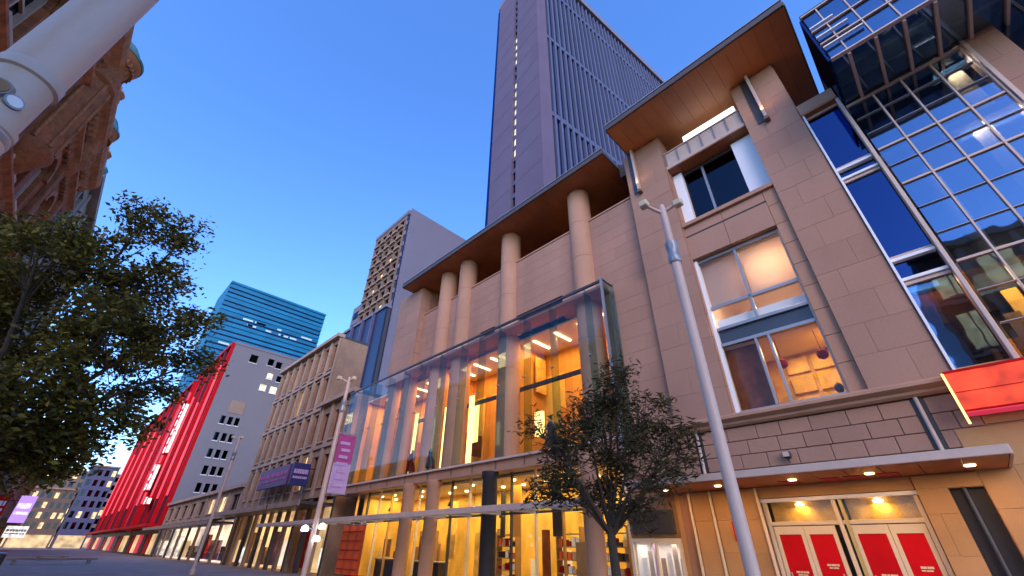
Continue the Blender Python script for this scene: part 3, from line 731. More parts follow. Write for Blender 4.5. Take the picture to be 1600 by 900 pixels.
# stone pilaster and window beyond the curtain wall
pc('edge_rail', 14.86, 15.1, -5.34, -5.25, 4.5, 16.3, 'metal_pale', G)
pl = pc('pilaster', 14.96, 15.8, -6.0, -5.35, 4.5, 16.3, 'stone_core', G)
panel_field(pl, 14.9, -6.0, -5.35, 4.5, 16.28, .95, .7)
pc('pilaster_head', 14.8, 15.8, -7.4, -5.35, 16.3, 16.45, 'metal_pale', G)
pc('window', 15.1, 15.13, -7.4, -6.02, 4.5, 16.3, 'glass_coated', G); pc('window_bar', 15.04, 15.1, -6.75, -6.68, 4.5, 16.3, 'metal_pale', G)
# red lit sign box
rsg = thing('light_box_sign', 'glowing red light box sign projecting beside the stone corner', 'sign', (14.6, -1.5, 4.4))
pc('sign_face', 14.52, 14.56, -2.58, -.72, 4.62, 5.5, 'lit_red', rsg)
pc('sign_case', 14.565, 15.05, -2.6, -.7, 4.58, 5.55, 'red_gloss', rsg, .01)
MB().tube((14.53, -.69, 4.3), (14.53, -.69, 5.52), .025).build('neon_edge', 'lit_red_edge', rsg)
pc('sign_underside', 14.56, 15.02, -2.56, -.74, 4.55, 4.576, 'lit_pink', rsg)
pc('face_rib', 14.5, 14.519, -2.56, -.74, 5.02, 5.035, 'red_panel', rsg)
pc('sign_frame', 14.5, 14.6, -2.6, -.7, 5.51, 5.56, 'red_gloss', rsg)

# ------------------------------------------------------------------ dark striped office tower far behind
T = thing('office_tower', 'very tall grey office tower with a slit of windows and vertical ribs on its side', 'tower', (42, 34.4, 0), rotz=R(-7.5))
H = 164.5
pc('glass_core', .9, 69, .9, 19.2, 0, H-3, 'glass_tower', T)
pc('plain_core', 1.1, 68, 1.1, 19, 0, H-4, 'navy', T)
for (a, b) in ((0.0, 8.7), (10.3, 18.6)):
    cp = pc('concrete_wall', 0, 1.0, a, b, 0, H, 'concrete_tower', T)
    for k in range(1, 24): pc('joint_band', -.03, 0, a+.02, b-.02, k*7.4, k*7.4+.12, 'concrete_tower', cp)
pc('concrete_wall', 1.0, 3.4, 0, .95, 0, H, 'concrete_tower', T)
pc('edge_glass', .25, 1.0, 18.7, 20.0, 0, H-3, 'glass_blue', T)
pc('roof_band', -.05, 69.5, -.6, 19.4, H-2.6, H+.6, 'concrete_grey', T)
for k in range(44):
    z = 8+k*3.8
    if z < H-5: pc('window', .7, .8, 8.85, 10.15, z, z+2.5, 'lit_window_pale' if 70 < z < 128 and random.random() < .75 else 'glass_blue', T)
for k in range(44): 
    if 8+k*3.8 < H-5: pc('slit_spandrel', .5, .9, 8.72, 10.28, 6.7+k*3.8, 8+k*3.8-.05, 'concrete_fin' if k % 6 else 'concrete_tower', T)
for k in range(34):
    x = 4.4+k*1.9
    pc('rib', x, x+.62, .2, .9, 0, H-2.6, 'concrete_fin', T)
for z in (26, 52, 84, 118, 150): pc('plant_floor_band', 3.4, 69, .3, .88, z, z+1.5, 'concrete_fin', T)
pc('plant_room', 12, 60, 4, 16, H+.6, H+7, 'concrete_grey', T)

# ------------------------------------------------------------------ brown office block with blank grey flank
K = thing('office_block', 'brown gridded office block with blank grey flank and dark navy podium', 'building', (30, 60, 0))
X0 = 26.0; Y0, Y1 = 53.2, 65.0; ZT = 54.2
holes = []; lit = []
ncol, z0 = 5, 33.6
for r_ in range(8):
    for c in range(ncol):
        a = Y0+1.25+c*2.1
        holes.append((a, a+1.35, z0+.8+r_*2.4, z0+2.2+r_*2.4))
wk = wallgrid('x', X0, Y0+.6, Y1, z0, ZT-.8, holes, .45, 'facade', 'brown_conc', K)
pc('block_core', X0+.5, 39, Y0+.6, Y1, 0, ZT-.9, 'charcoal', K)
for i, (a, b, c, d) in enumerate(holes):
    wn = pc('window', X0+.35, X0+.4, a, b, c, d, 'glass_dark' if random.random() < .72 or c > 46 else 'lit_window', K)
    pc('sill', X0-.35, X0+.1, a-.2, b+.2, c-.45, c-.12, 'brown_light', wn)
pc('corner_strip', X0+.1, X0+.5, Y0+.02, Y0+.58, 20, ZT-.8, 'navy', K)
for k in range(9): pc('corner_spandrel', X0, X0+.45, Y0+.04, Y0+.56, 34+k*2.4, 34.9+k*2.4, 'concrete_grey', K)
pc('flank_wall', X0+.3, 39.2, Y0-.3, Y0+.0, 0, ZT+.4, 'concrete_grey', K)
pc('roof_parapet', X0-.1, 39.1, Y0+.02, Y1+.1, ZT-.78, ZT, 'concrete_grey', K)
pc('side_wing', X0+1.5, 38, Y1+.12, Y1+6.5, 0, 41, 'concrete_grey', K)
for k in range(7): 
    w2 = pc('wing_window', X0+1.44, X0+1.5, Y1+1.0, Y1+5.8, 22.5+k*2.6, 24+k*2.6, 'glass_dark', K)
for k in range(4):
    pc('podium_glass', X0-.6, X0-.4, 53.4+k*3.6, 56.6+k*3.6, 14, 33.4, 'navy', K)
    pc('podium_fin', X0-1.0, X0-.4, 56.65+k*3.6, 56.95+k*3.6, 14, 33.6, 'navy_fin', K)
pc('podium_cap', X0-.8, X0+.2, 53.2, 67.6, 33.42, 33.9, 'concrete_grey', K)
pc('podium_core', X0-.35, 38, 53.25, 67.5, 0, 33.3, 'charcoal', K)

# ------------------------------------------------------------------ generic street fronts
def street_front(name, label, X, y0, y1, z1, wall, trim, nb, floors, zbase, sgn=1, depth=12, lit_p=.2, pane='glass_dark', shop='lit_shop', fill=.55, pil=True, group=None, wh=.66):
    """a row building: real window openings, sills, pilasters, string courses, parapet and a lit shop front"""
    t = thing(name, label, 'building', (X+sgn*depth/2, (y0+y1)/2, 0), group)
    fh = (z1-zbase-.7)/floors; bw = (y1-y0)/nb; hs_ = []
    for f in range(floors):
        for i in range(nb):
            c = y0+(i+.5)*bw
            hs_.append((c-bw*fill/2, c+bw*fill/2, zbase+.3+f*fh+fh*.14, zbase+.3+f*fh+fh*(.14+wh)))
    wallgrid('x', X, y0, y1, zbase, z1-.4, hs_, .35, 'facade', wall, t, sgn)
    def px(n_, a, b, *r_): return pc(n_, *(sorted((X+sgn*a, X+sgn*b))), *r_)
    for h in hs_:
        w_ = px('window', .25, .29, h[0], h[1], h[2], h[3], 'lit_window' if random.random() < lit_p else pane, t)
        px('sill', -.12, .1, h[0]-.1, h[1]+.1, h[2]-.16, h[2]-.02, trim, w_)
        px('window_bar', .2, .25, (h[0]+h[1])/2-.04, (h[0]+h[1])/2+.04, h[2], h[3], trim, w_)
    for f in range(1, floors): px('string_course', -.18, .02, y0, y1, zbase+.3+f*fh-.16, zbase+.3+f*fh+.1, trim, t)
    px('cornice', -.5, .3, y0-.1, y1+.1, z1-.38, z1, trim, t)
    if pil:
        for i in range(nb+1): px('pilaster', -.14, .02, max(y0, y0+i*bw-.22), min(y1, y0+i*bw+.22), zbase+.02, z1-.4, trim, t)
    px('building_core', .36, depth, y0+.05, y1-.05, zbase-.2, z1-.1, 'charcoal', t)
    px('end_wall', .02, depth, y0-.06, y0-.005, 0, z1-.45, wall, t)
    # shop front
    px('shop_back', 1.6, 1.7, y0+.1, y1-.1, 0, zbase-.25, shop, t)
    px('shop_ceiling', .3, 1.6, y0+.1, y1-.1, zbase-.25, zbase-.21, 'ceiling', t)
    px('awning', -2.4, .3, y0+.2, y1-.2, zbase-.75, zbase-.55, 'charcoal', t)
    px('awning_fascia', -2.5, -2.4, y0+.2, y1-.2, zbase-.85, zbase-.5, trim, t)
    for i in range(nb+1):
        yy = y0+i*bw
        px('shop_pier', .0, .24, max(y0, yy-.25), min(y1, yy+.25), 0, zbase-.02, trim if i % 2 else 'charcoal', t)
        if i < nb:
            px('shop_pane', .2, .22, yy+.3, yy+bw-.3, .3, zbase-1, 'glass_clear', t)
            px('shop_display', .5, .9, yy+.4, yy+bw*.75, .3, 1.6+.6*(i % 3), random.choice(['black_goods', 'red_fabric', 'lit_shop_white', 'lit_poster', 'timber', 'purple_sign', 'lit_shop']), t)
    return t
L1 = street_front('masonry_building', 'tan masonry building with tall brown window bays left of the glass screen', 15.0, 40.3, 56.5, 20.6, 'tan_brick', 'tan_stone', 8, 4, 5.0, depth=3, lit_p=.12, pane='brown_curtain', fill=.5, wh=.74, shop='lit_shop')
street_front('narrow_building', 'narrow tan building squeezed between the glass screen and masonry building', 15.0, 33.5, 40.1, 13.2, 'tan_brick', 'tan_stone', 3, 2, 5.0, depth=6, lit_p=.3, pane='brown_curtain', fill=.5)
L2 = street_front('low_shop_row', 'low pinkish shop row with awning below the white building', 15.0, 57.0, 96.5, 7.6, 'tan_stone', 'tan_stone', 8, 1, 4.4, lit_p=.35, shop='lit_shop_white')
# window shops with a pale roof box between
# ------------------------------------------------------------------ white building with the red street face
Wt = thing('white_building', 'tall white rendered building with small scattered windows and blank side wall', 'building', (21, 104, 0))
YW = 97.0
def hw(cx, cz, w_, h_): return (cx-w_/2, cx+w_/2, cz-h_/2, cz+h_/2)
wins = [(19.1, 35.3, 1.5, 1.7, 'glass_dark'), (22.5, 35.5, 1.2, 1.5, 'glass_dark'), (24.2, 35.3, 1.2, 1.5, 'glass_dark'),
        (23.2, 32.6, 1.2, 1.4, 'lit_window_pale'), (25.2, 32.4, 1.2, 1.3, 'glass_dark'), (22.6, 30.0, 1.3, 1.4, 'lit_window_pale'), (24.7, 29.9, 1.4, 1.5, 'lit_window_pale'),
        (26.6, 34.3, .9, 1.6, 'glass_dark'), (26.6, 31.5, .8, 1.5, 'glass_dark'), (26.4, 28.8, 1.1, 1.7, 'glass_dark')]
for zc in (22.3, 19.2, 16.2, 13.3, 10.4):
    for cx in (17.7, 19.0, 20.2): wins.append((cx+(.3 if zc < 15 else 0), zc, .8, 1.5, 'glass_dark'))
hl = [hw(*v[:4]) for v in wins]
wallgrid('y', YW, 15.0, 27.4, 0, 37.4, hl, .4, 'side_wall', 'white_render', Wt)
for v, h in zip(wins, hl):
    wn = pc('window', h[0], h[1], YW+.3, YW+.34, h[2], h[3], v[4], Wt)
    pc('sill', h[0]-.1, h[1]+.1, YW-.12, YW+.1, h[2]-.16, h[2]-.02, 'white_paint', wn)
pc('wall_mural', 18.0, 20.6, YW-.06, YW-.01, 23.8, 26.2, 'brown_light', Wt)
pc('side_wall', 27.45, 42, YW+2, YW+2.4, 0, 33, 'tan_brick', Wt)
pc('building_core', 15.4, 40, YW+.45, 125, 0, 37.2, 'charcoal', Wt)
pc('parapet', 14.9, 27.5, YW-.1, 125, 37.4, 37.9, 'white_render', Wt)
# the red glazed street fronts beyond the corner
def red_front(name, label, y0, y1, zt, np_, group=None):
    t = thing(name, label, 'building', (17, (y0+y1)/2, 0))
    pc('facade_core', 15.1, 15.39, y0+.05, y1, 0, zt-.2, 'charcoal', t)
    d = (y1-y0)/np_
    for k in range(np_):
        a = y0+k*d
        for z in range(int((zt-6)//6)):
            pc('red_panel', 15.0-.05*(k % 2), 15.1, a+.1, a+d-.1, 5+z*6.2, 5+z*6.2+6.0, ('red_panel', 'red_highlight', 'red_panel', 'dark_red')[(k+(z == 2)) % 4], t)  # pink panels carry the facade's highlight in their colour
        pc('fin', 14.4, 15.0, a-.12, a+.12, 4, zt, ('red_gloss', 'dark_red')[k % 2], t)
        if k % 2 == 0: MB().tube((14.3, a+d*.5, 9), (14.3, a+d*.5, zt-4-3*(k % 3)), .16, n=6).build('neon_tube', 'neon_red', t)
    for k in range(np_): pc('shop_window', 14.9, 15.1, y0+k*d+.6, y0+k*d+d-.6, .3, 3.2, ('lit_shop', 'red_gloss', 'charcoal', 'lit_pink')[k % 4], t)
    pc('canopy', 12.8, 15.0, y0, y1, 4.2, 4.6, 'red_gloss', t)
    pc('roof_edge', 14.3, 15.4, y0, y1, zt, zt+.6, 'red_gloss', t)
    return t
red_front('red_building', 'red lit facade turning the corner of the white building', 97.6, 128, 37.2, 7)
red_front('red_building', 'farther red facade with dark upper edge past the corner facade', 129, 215, 36.5, 12)
hi_ = thing('highlight_boxes', 'added pinkish white glowing boxes for the highlight on the red facade', 'sign', (14, 118, 8))  # added glowing boxes in place of the bright vertical highlight
for (z0_, z1_, y) in ((18, 29, 118), (11, 16.5, 121), (8, 9.6, 113)):
    MB().box(13.4, 14.2, y, y+2.2, z0_, z1_).build('highlight_box', 'red_gloss', hi_, bev=.1)
    for k in range(int((z1_-z0_)//2)+1): MB().box(13.3, 13.39, y+.4, y+1.8, z0_+.3+k*1.9, z0_+1.5+k*1.9).build('highlight_block', 'lit_poster', hi_)
    MB().box(13.5, 14.1, y-.08, y-.01, z0_+.3, z1_-.3).build('highlight_edge', 'lit_poster', hi_)

# ------------------------------------------------------------------ teal tower
TL = thing('teal_tower', 'teal blue banded glass tower rising behind the white building', 'tower', (35, 178, 0))
pc('tower_core', 17.6, 53.4, 170.6, 190, 0, 86.2, 'teal', TL)
nz_ = 22
for k in range(nz_):
    z = 46+k*1.86
    pale = k in (3, 8, 9, 14)
    bd = pc('band', 17.0, 54, 170.0, 170.55, z, z+1.25, 'teal', TL)
    pc('shadow_line', 17.2, 53.9, 170.35, 170.5, z+1.25, z+1.84, 'navy' if k % 3 else 'teal', bd)
    if k in (2, 3, 9, 14, 15):
        for j in range(6):
            a = random.uniform(18, 48); pc('reflection_patch', a, a+random.uniform(1.5, 5), 169.94, 169.99, z+.2, z+.9, 'teal_reflection', bd)  # pale patches paint the white reflections on the tower glass
pc('roof_rim', 16.9, 54.1, 169.9, 190, 86.9, 87.8, 'teal', TL)
for k in range(10): pc('corner_fin', 16.8, 17.55, 170.6+k*1.95, 171.6+k*1.95, 40, 86.2, 'teal', TL)

# ------------------------------------------------------------------ left side: ornate brick building
O = thing('brick_building', 'dark red-brown ornate brick building with copper capped round bays', 'building', (-9, 22, 0))
XL = -6.0
ah = []
for f, zb in enumerate((4.6, 9.2, 13.6)):
    for i in range(5):
        c = 14.2+i*3.35
        ah.append((c-.75, c+.75, zb, zb+3.0))
wallgrid('x', XL, 12.4, 30.6, 0, 19.4, ah+[(12.8, 30.2, .3, 3.4)], .5, 'facade', 'brick_left', O, -1)
for (a, b, c, d) in ah:
    w_ = pc('window', XL-.42, XL-.38, a, b, c, d, 'glass_dark', O)
    pc('window_frame', XL-.37, XL-.28, (a+b)/2-.05, (a+b)/2+.05, c, d, 'tan_trim', w_); pc('window_frame', XL-.37, XL-.28, a, b, c+1.5, c+1.6, 'tan_trim', w_)
    pc('window_frame', XL-.37, XL-.2, a, a+.1, c, d, 'tan_trim', w_); pc('window_frame', XL-.37, XL-.2, b-.1, b, c, d, 'tan_trim', w_)
    q = MB(); cy = (a+b)/2; n = 12      # arched head: fills the corners and carries a moulded ring
    pts = [(cy+.75*math.cos(math.pi*k/n), d-.75+.75*math.sin(math.pi*k/n)) for k in range(n+1)]
    for k in range(n):
        p0, p1 = pts[k], pts[k+1]
        q.prism_x([p0, p1, (p1[0], d), (p0[0], d)], XL-.25, XL-.02)
        o0 = (cy+(p0[0]-cy)*1.36, d-.75+(p0[1]-d+.75)*1.36); o1 = (cy+(p1[0]-cy)*1.36, d-.75+(p1[1]-d+.75)*1.36)
        q.prism_x([p0, p1, o1, o0], XL+.003, XL+.16)
    q.build('arch_head', 'ornate_trim', w_)
    pc('sill', XL-.1, XL+.25, a-.2, b+.2, c-.25, c-.03, 'tan_trim', w_, .02)
for z, e in ((8.2, .3), (12.8, .35), (17.6, .45)):
    MB().prism_y([(XL+.002, z), (XL+e*.4, z), (XL+e*.55, z+.12), (XL+e, z+.3), (XL+e, z+.42), (XL+.002, z+.5)], 12.4, 30.6).build('string_course', 'ornate_trim', O)
for k in range(44): pc('dentil', XL+.004, XL+.2, 12.5+k*.41, 12.7+k*.41, 17.38, 17.59, 'ornate_trim', O)
for i in range(6):
    y = 12.55+i*3.35
    pc('pilaster', XL+.004, XL+.22, y-.28, y+.28, 3.9, 19.3, 'ornate', O, .02)
MB().prism_y([(XL+.002, 19.3), (XL+.25, 19.3), (XL+.35, 19.55), (XL+.62, 19.8), (XL+.7, 20.05), (XL+.7, 20.25), (XL+.002, 20.35)], 12.3, 30.7).build('cornice', 'ornate_trim', O)
for k in range(36):
    y = 12.6+k*.5
    MB().prism_y([(XL+.01, 19.0), (XL+.2, 19.0), (XL+.42, 19.28), (XL+.01, 19.28)], y, y+.2).build('modillion', 'ornate_trim', O)
pc('parapet', XL-.6, XL-.1, 12.4, 30.6, 20.36, 20.8, 'ornate', O)
pc('building_core', -16, XL-.52, 12.4, 30.6, 0, 20.3, 'charcoal', O); pc('end_wall', -16, XL-.02, 30.62, 30.72, 0, 19.3, 'brick_left', O)
pc('shop_glass', XL-.45, XL-.42, 12.9, 30.1, .3, 3.4, 'lit_shop', O)
def bay(y, zt, r, corb):
    pr = [(.15, corb), (.45, corb+.3), (r*.8, corb+.9), (r, corb+1.2), (r, corb+1.4), (r*.92, corb+1.5), (r*.92, zt-2.2), (r*1.06, zt-2.05), (r*1.06, zt-1.85), (r*.9, zt-1.7), (r*.9, zt-.75), (r*1.02, zt-.55), (r*1.15, zt-.3), (r*1.22, zt-.12), (r*1.22, zt)]
    b_ = MB().lathe(pr, XL, y, 28).build('round_bay', 'ornate', O, True)
    MB().lathe([(r*1.26, zt+.005), (r*1.28, zt+.12), (r*1.1, zt+.22), (r*.98, zt+.5), (r*.75, zt+.85), (r*.4, zt+1.12), (r*.12, zt+1.25), (.05, zt+1.3), (.09, zt+1.5), (.02, zt+1.8)], XL, y, 24).build('copper_cap', 'copper', b_, True)
    for k in range(5):
        t = -math.pi/2+(k+.5)*math.pi/5
        x_, y_ = XL+math.cos(t)*r*.93, y+math.sin(t)*r*.93
        MB().tube((x_, y_, corb+1.5), (x_, y_, zt-2.2), .07, n=8).build('colonnette', 'ornate_trim', b_)
    for k in range(14):
        t = -math.pi/2+(k+.5)*math.pi/14
        x_, y_ = XL+math.cos(t)*r*1.05, y+math.sin(t)*r*1.05
        MB().box(x_-.06, x_+.06, y_-.06, y_+.06, zt-.6, zt-.32).build('bracket_block', 'ornate_trim', b_)
bay(20.6, 20.75, .92, 13.0); bay(26.0, 20.6, .72, 17.0)
for y in (23.2, 28.6, 30.3):
    MB().lathe([(.3, 20.3), (.3, 20.6), (.22, 20.65), (.3, 20.9), (.34, 21.05), (.22, 21.25), (.06, 21.4), (.02, 21.6)], XL+.35, y, 14).build('urn', 'ornate_trim' if y < 29 else 'copper', O, True)

# further down the left side
street_front('grey_stone_building', 'grey stone building with a parapet past the ornate brick one', -6.0, 31.2, 50, 21.5, 'grey_stone', 'grey_stone', 7, 4, 5, -1, lit_p=.1)
street_front('brown_shop_building', 'brown shop building lower down the left side beyond the tree', -6.0, 51, 92, 12.5, 'tan_brick', 'tan_stone', 10, 2, 5, -1, lit_p=.3, shop='lit_shop_white')
street_front('distant_shop_terrace', 'distant brown terrace on the left side of the street', -4.5, 93, 190, 15, 'brown_conc', 'tan_stone', 16, 3, 5, -1, lit_p=.25)
street_front('opposite_brick_building', 'warm brick building across the street mirrored in the curtain wall', -6.0, -15.5, -3.2, 19.5, 'brick_opposite', 'tan_stone', 5, 4, 4.6, -1, lit_p=.5)
# street end
def end_block(label, x0, x1, y, zt, wall, cols, floors, lp):
    t = thing('street_end_building', label, 'building', ((x0+x1)/2, y+6, 0), 'buildings closing the street')
    hs_ = []; bw = (x1-x0)/cols; fh = (zt-5.5)/floors
    for i in range(cols):
        for f in range(floors): hs_.append((x0+(i+.22)*bw, x0+(i+.78)*bw, 5+f*fh+.25*fh, 5+f*fh+.85*fh))
    wallgrid('y', y, x0, x1, 0, zt, hs_+[(x0+.5, x1-.5, .2, 4)], .4, 'facade', wall, t)
    for h in hs_: pc('window', h[0], h[1], y+.3, y+.35, h[2], h[3], 'lit_window' if random.random() < lp else 'glass_dark', t)
    pc('shop_front', x0+.5, x1-.5, y+.35, y+.38, .2, 4, 'lit_shop', t); pc('building_core', x0+.05, x1-.05, y+.45, y+14, 0, zt-.1, 'charcoal', t)
    pc('cornice', x0-.2, x1+.2, y-.5, y+.3, zt+.01, zt+.5, 'tan_stone', t)
end_block('brown block closing the far end of the street', -5, 6.2, 232, 18, 'brown_conc', 6, 4, .35)
end_block('slim dark blue block closing the street beside the red facade', 6.6, 14.7, 226, 26, 'navy_fin', 4, 6, .2)
end_block('broad brown block rising behind the others at the street end', -34, 34, 300, 31, 'brown_conc', 22, 7, .2)

for y, wt in ((48, 120), (66, 160), (86, 160)): area(15.85, y, 2.4, 2.2, 12, wt, (1, .62, .36), (0, R(-75), 0))
for y in (58, 82): area(-6.85, y, 2.4, 2.2, 12, 140, (1, .60, .34), (0, R(75), 0))
# ------------------------------------------------------------------ signs along the street
def blade(name, label, x0, x1, y0, y1, z0, z1, board, ink, n=4):
    t = thing(name, label, 'sign', ((x0+x1)/2, (y0+y1)/2, z0))
    pc('sign_board', x0, x1, y0, y1, z0, z1, board, t, .02)
    q = MB(); u0, u1 = (x0+.12, x1-.12) if (x1-x0) > (y1-y0) else (y0+.3, y1-.3); h_ = (z1-z0)
    for zz, hh in ((z0+h_*.52, h_*.2), (z0+h_*.3, h_*.1)):
        u = u0
        while u < u1-.05:
            e = min(u1, u+random.uniform(.12, .35)*(u1-u0)/2)
            if (x1-x0) > (y1-y0): q.box(u, e, y0-.03, y0-.005, zz, zz+hh)
            else: q.box(x0-.03, x0-.005, u, e, zz, zz+hh)
            u = e+.03*(u1-u0)
    q.build('lettering', ink, t)
    MB().tube(((x0+x1)/2, (y0+y1)/2, z0+(z1-z0)*.8), (15.1 if x0 > 5 else -6.1, (y0+y1)/2, z0+(z1-z0)*.8), .05, n=6).build('bracket', 'metal_dark', t)
blade('shop_sign', 'dark purple shop sign on the tan masonry building', 13.9, 14.1, 41.5, 49, 6.2, 7.9, 'purple_sign', 'magenta', 5)
blade('shop_sign', 'dark blue projecting shop sign between the purple sign and lamp banner', 13.2, 14.6, 38.6, 38.9, 5.9, 7.6, 'blue_sign', 'lilac', 2)
blade('shop_sign', 'glowing violet projecting sign down the left side of the street', -2.4, -1.0, 80, 80.4, 3.6, 6.4, 'lit_purple', 'lit_poster', 2)
blade('shop_sign', 'red shop sign at the left edge beneath the leafy tree', -4.8, -2.4, 60, 60.4, 3.4, 5.2, 'red_gloss', 'white_paint', 3)
blade('shop_sign', 'small white lit shop sign low at the left end of street', -2.6, -.4, 96, 96.3, 2.2, 3.6, 'lit_poster', 'tan_trim', 4)
# planter kerbs / benches on the mall
for i, (y, x0, x1, lab) in enumerate(((62, -.6, 5.6, 'long pale stone bench across the mall at the far left'), (75, 1.2, 4.2, 'short pale stone bench farther down the mall'))):
    bn = thing('stone_bench', lab, 'bench', ((x0+x1)/2, y, 0))
    pc('seat', x0, x1, y, y+.7, .34, .5, 'tan_stone', bn, .02)
    for x in (x0+.4, x1-.7): pc('leg', x, x+.3, y+.1, y+.6, 0, .34, 'grey_stone', bn)
bi = thing('litter_bin', 'small dark litter bin at the left end of the stone bench', 'bin', (-.9, 55, 0))
MB().lathe([(.25, 0), (.28, .1), (.3, .85), (.22, .95)], -.9, 55, 14).build('bin_body', 'metal_dark', bi, True); MB().lathe([(.3, .86), (.31, .92), (.15, 1.0)], -.9, 55, 14).build('lid', 'metal_grey', bi, True)

# ------------------------------------------------------------------ lamp posts
def pole_parts(t, x, y, H, r, head=True):
    MB().lathe([(r*1.6, 0), (r*1.6, .25), (r*1.15, .32), (r, .4), (r, H*.80)], x, y, 20).build('lower_shaft', 'pole_metal', t, True)
    c = MB().lathe([(r*1.05, H*.80), (r*1.35, H*.805), (r*1.35, H*.82), (r*1.15, H*.825), (r*1.15, H*.845), (r*1.35, H*.85), (r*1.35, H*.865), (r*.9, H*.87)], x, y, 20).build('collar', 'metal_grey', t, True)
    MB().lathe([(r*.82, H*.865), (r*.8, H*.985), (r*.5, H)], x, y, 18).build('upper_shaft', 'pole_metal', t, True)
    if head:
        hd = MB().tube((x, y, H*.97), (x-.35, y+.25, H*.99), .05, .04, 8).tube((x, y, H*.975), (x+.05, y-.32, H*.985), .05, .04, 8).build('arm', 'pole_metal', t)
        MB().box(x-.52, x-.32, y+.16, y+.36, H*.98, H*1.0).build('camera_head', 'cream_paint', hd, bev=.02); MB().box(x-.04, x+.14, y-.48, y-.28, H*.975, H*.995).build('camera_head', 'cream_paint', hd, bev=.02)
P1 = thing('lamp_post', 'tall pale metal lamp post in front of the stone portal', 'lamp post', (7.9, 2.72, 0), 'lamp posts along the mall')
pole_parts(P1, 7.9, 2.72, 8.95, .105)
P2 = dup(P1, (8.35, 20.0, 0), 'pale lamp post carrying the pink banner before the glass screen')
P3 = dup(P1, (8.7, 38.9, 0), 'farthest thin pale lamp post in front of the white building')
bn = pc('banner', 8.5, 9.35, 19.98, 20.0, 4.95, 6.2, 'magenta', P2)
pc('banner_lower', 8.5, 9.35, 19.98, 20.0, 3.7, 4.93, 'lilac', bn)
for z in (3.66, 6.22): pc('banner_arm', 8.4, 9.4, 19.96, 20.02, z, z+.04, 'metal_grey', bn)
q = MB()
for k in range(7): q.box(8.62+.05*(k % 3), 9.1+.06*(k % 2), 19.955, 19.975, 3.95+k*.3, 4.08+k*.3)
q.build('banner_print', 'lilac', bn)
for (dx, dz) in ((-.45, 2.2), (.25, 2.3), (.12, 1.85)):  # added lamp heads stand for white shop lights behind the post
    sl_ = MB().tube((8.35, 20, dz+.1), (8.35+dx, 19.85, dz+.1), .025).build('shop_glow_arm', 'metal_grey', P2)
    MB().lathe([(.09, dz), (.15, dz+.02), (.13, dz+.16), (.04, dz+.22)], 8.35+dx, 19.85, 12).build('shop_glow', 'lamp_cool', sl_)
P4 = thing('lamp_post', 'thick pale lamp post with a collar and lens, close at the top left', 'lamp post', (-1.02, 2.93, 0), 'lamp posts along the mall')
x, y, r = -1.02, 2.93, .135
MB().lathe([(.2, 0), (.2, .2), (r, .3), (r, 3.45)], x, y, 32).build('lower_shaft', 'pole_metal', P4, True)
MB().lathe([(r*.98, 3.45), (r*1.04, 3.46), (r*1.04, 3.5), (r*.93, 3.51), (r*.93, 3.84), (r*1.05, 3.85), (r*1.05, 3.92), (r, 3.93)], x, y, 32).build('collar', 'metal_pale', P4, True)
MB().lathe([(r, 3.93), (r, 8.6), (r*.5, 9)], x, y, 32).build('upper_shaft', 'pole_metal', P4, True)
for k, (ang, hz, rr, mt) in enumerate(((-96, 3.66, .062, 'timber'), (-60, 3.62, .045, 'white_paint'))):  # the white disc paints the glare beside the dark lens
    t = math.radians(ang); d_ = Vector((math.cos(t), math.sin(t), 0)); c_ = Vector((x, y, hz))+d_*(r*.86)
    MB().tube(c_, c_+d_*.022, rr, rr*.9, 20).build('lens_ring', 'metal_grey', P4, True)
    MB().tube(c_+d_*.023, c_+d_*.026, rr*.74, rr*.7, 20).build('lens', mt, P4, True)
for z in (3.40, 3.30): MB().lathe([(r, z), (r*1.03, z+.01), (r*1.03, z+.03), (r, z+.04)], x, y, 32).build('band', 'metal_grey', P4, True)

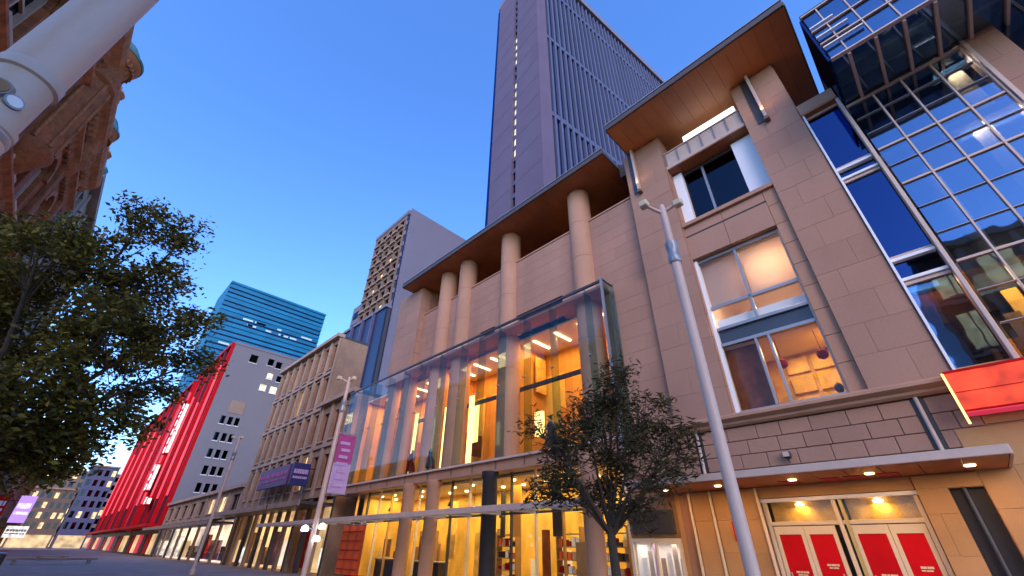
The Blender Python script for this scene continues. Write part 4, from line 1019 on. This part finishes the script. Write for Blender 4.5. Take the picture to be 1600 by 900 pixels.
# ------------------------------------------------------------------ trees
def tree(name, label, trunk, lobes, nleaf, lsz, lmat, aspect, trunk_r, fork_z, droop=0.0, twigs=3, seed=1):
    g = np.random.default_rng(seed)
    t = thing(name, label, 'tree', (trunk[0], trunk[1], 0))
    q = MB(); tx, ty = trunk
    q.tube((tx, ty, 0), (tx+.03, ty, fork_z*.5), trunk_r*1.25, trunk_r, 12).tube((tx+.03, ty, fork_z*.5), (tx, ty+.02, fork_z), trunk_r, trunk_r*.85, 12)
    q.build('trunk', 'bark', t, True)
    br = MB(); P = []; 
    wts = np.array([l[3]**2 for l in lobes]); wts = wts/wts.sum()
    for l in lobes:
        c = Vector(l[:3]); s = Vector((tx, ty, fork_z*.9))
        mid = s.lerp(c, .5)+Vector((g.uniform(-.2, .2), g.uniform(-.2, .2), g.uniform(.0, .35)))
        br.tube(s, mid, trunk_r*.42, trunk_r*.26, 7, False).tube(mid, c, trunk_r*.26, .018, 7, False)
        for k in range(int(twigs*max(1, l[3]*5))):
            e = c+Vector(tuple(g.normal(size=3))).normalized()*l[3]*g.uniform(.7, 1.15)
            b0 = mid.lerp(c, g.uniform(.35, 1)); br.tube(b0, e, .018, .006, 5, False)
    br.build('branches', 'bark', t, True)
    n = nleaf; idx = g.choice(len(lobes), n, p=wts)
    Lb = np.array(lobes)
    # clumps inside each lobe so that the crown keeps gaps
    cl = []; per = 26
    for l in lobes:
        m = max(6, int(per*l[3]**1.6)); d = g.normal(size=(m, 3)); d /= np.linalg.norm(d, axis=1)[:, None]
        rr = g.uniform(.25, 1.08, m)**.6
        cl.append(np.array(l[:3])+d*(rr*l[3])[:, None]*np.array([1, 1, .85]))
    ce = np.zeros((n, 3))
    for i in range(len(lobes)):
        s = idx == i; ce[s] = cl[i][g.integers(0, len(cl[i]), s.sum())]
    pos = ce+g.normal(size=(n, 3))*np.array([.17, .17, .12])*(1 if aspect < 3 else 1.1)
    a = g.normal(size=(n, 3)); a[:, 2] = a[:, 2]*.5-droop; a /= np.linalg.norm(a, axis=1)[:, None]
    b = np.cross(a, g.normal(size=(n, 3))); b /= np.linalg.norm(b, axis=1)[:, None]
    nn = np.cross(a, b)
    ln = lsz*g.uniform(.6, 1.3, n); wd = ln/aspect
    v = np.stack([pos, pos+a*(ln*.5)[:, None]+b*(wd*.5)[:, None]+nn*(ln*.08)[:, None], pos+a*ln[:, None], pos+a*(ln*.5)[:, None]-b*(wd*.5)[:, None]+nn*(ln*.08)[:, None]], 1).reshape(-1, 3)
    og = np.array([tx, ty, fork_z])
    me = bpy.data.meshes.new('crown'); me.vertices.add(n*4); me.vertices.foreach_set('co', (v-og).ravel().astype(np.float32))
    k = np.arange(n)*4; tri = np.stack([k, k+1, k+2, k, k+2, k+3], 1).ravel().astype(np.int32)
    me.loops.add(n*6); me.loops.foreach_set('vertex_index', tri)
    me.polygons.add(n*2); me.polygons.foreach_set('loop_start', np.arange(n*2, dtype=np.int32)*3); me.polygons.foreach_set('loop_total', np.full(n*2, 3, np.int32))
    me.update(calc_edges=True); me.materials.append(MATS[lmat])
    link('crown', me, og, t)
    return t
LA = [(-2.06, 11.48, 6.52, 0.88), (-1.49, 12.55, 7.2, 0.98), (-1.04, 12.04, 8.46, 0.61), (-0.16, 12.83, 8.89, 0.53), (-1.55, 12.81, 5.44, 1.24), (-0.41, 11.1, 5.13, 1.08), (0.43, 10.93, 5.67, 0.78), (1.34, 13.51, 5.85, 0.56), (-0.74, 11.71, 3.64, 1.01), (0.01, 11.65, 3.78, 0.91), (0.57, 14.07, 5.16, 0.79), (-0.11, 12.4, 3.08, 0.67), (-0.7, 13.56, 2.89, 0.56), (-0.22, 12.42, 7.21, 0.6), (-2.98, 12.6, 5.82, 1.18), (-1.69, 11.26, 3.68, 1.08), (-2.84, 12.62, 7.38, 0.57), (-0.57, 13.67, 7.01, 0.91), (-3.4, 12.2, 4.3, 1.1), (-2.6, 13.8, 6.2, 1.1)]
tree('street_tree', 'broad leafy green street tree in front of the ornate brick building', (-1.7, 12.4), LA, 42000, .125, 'leaf_green', 2.0, .17, 2.6, seed=4)
LB = [(10.79, 6.42, 5.69, 0.79), (10.73, 7.48, 5.2, 0.82), (11.51, 5.85, 5.15, 0.75), (8.86, 7.26, 4.19, 0.55), (11.95, 5.41, 4.43, 0.55), (10.74, 6.81, 4.17, 1.12), (9.49, 7.38, 3.48, 0.69), (10.14, 5.16, 3.27, 0.65), (11.12, 7.43, 3.0, 0.79), (10.84, 6.1, 2.67, 0.52), (9.7, 8.7, 4.92, 0.34), (12.35, 5.23, 3.95, 0.34), (9.85, 8.51, 3.05, 0.46), (11.71, 6.74, 6.75, 0.44)]
tree('small_tree', 'small dark sparse tree in front of the shop and glass screen', (10.5, 6.82), LB, 7500, .22, 'leaf_dark', 4.5, .12, 2.2, droop=.1, twigs=7, seed=9)
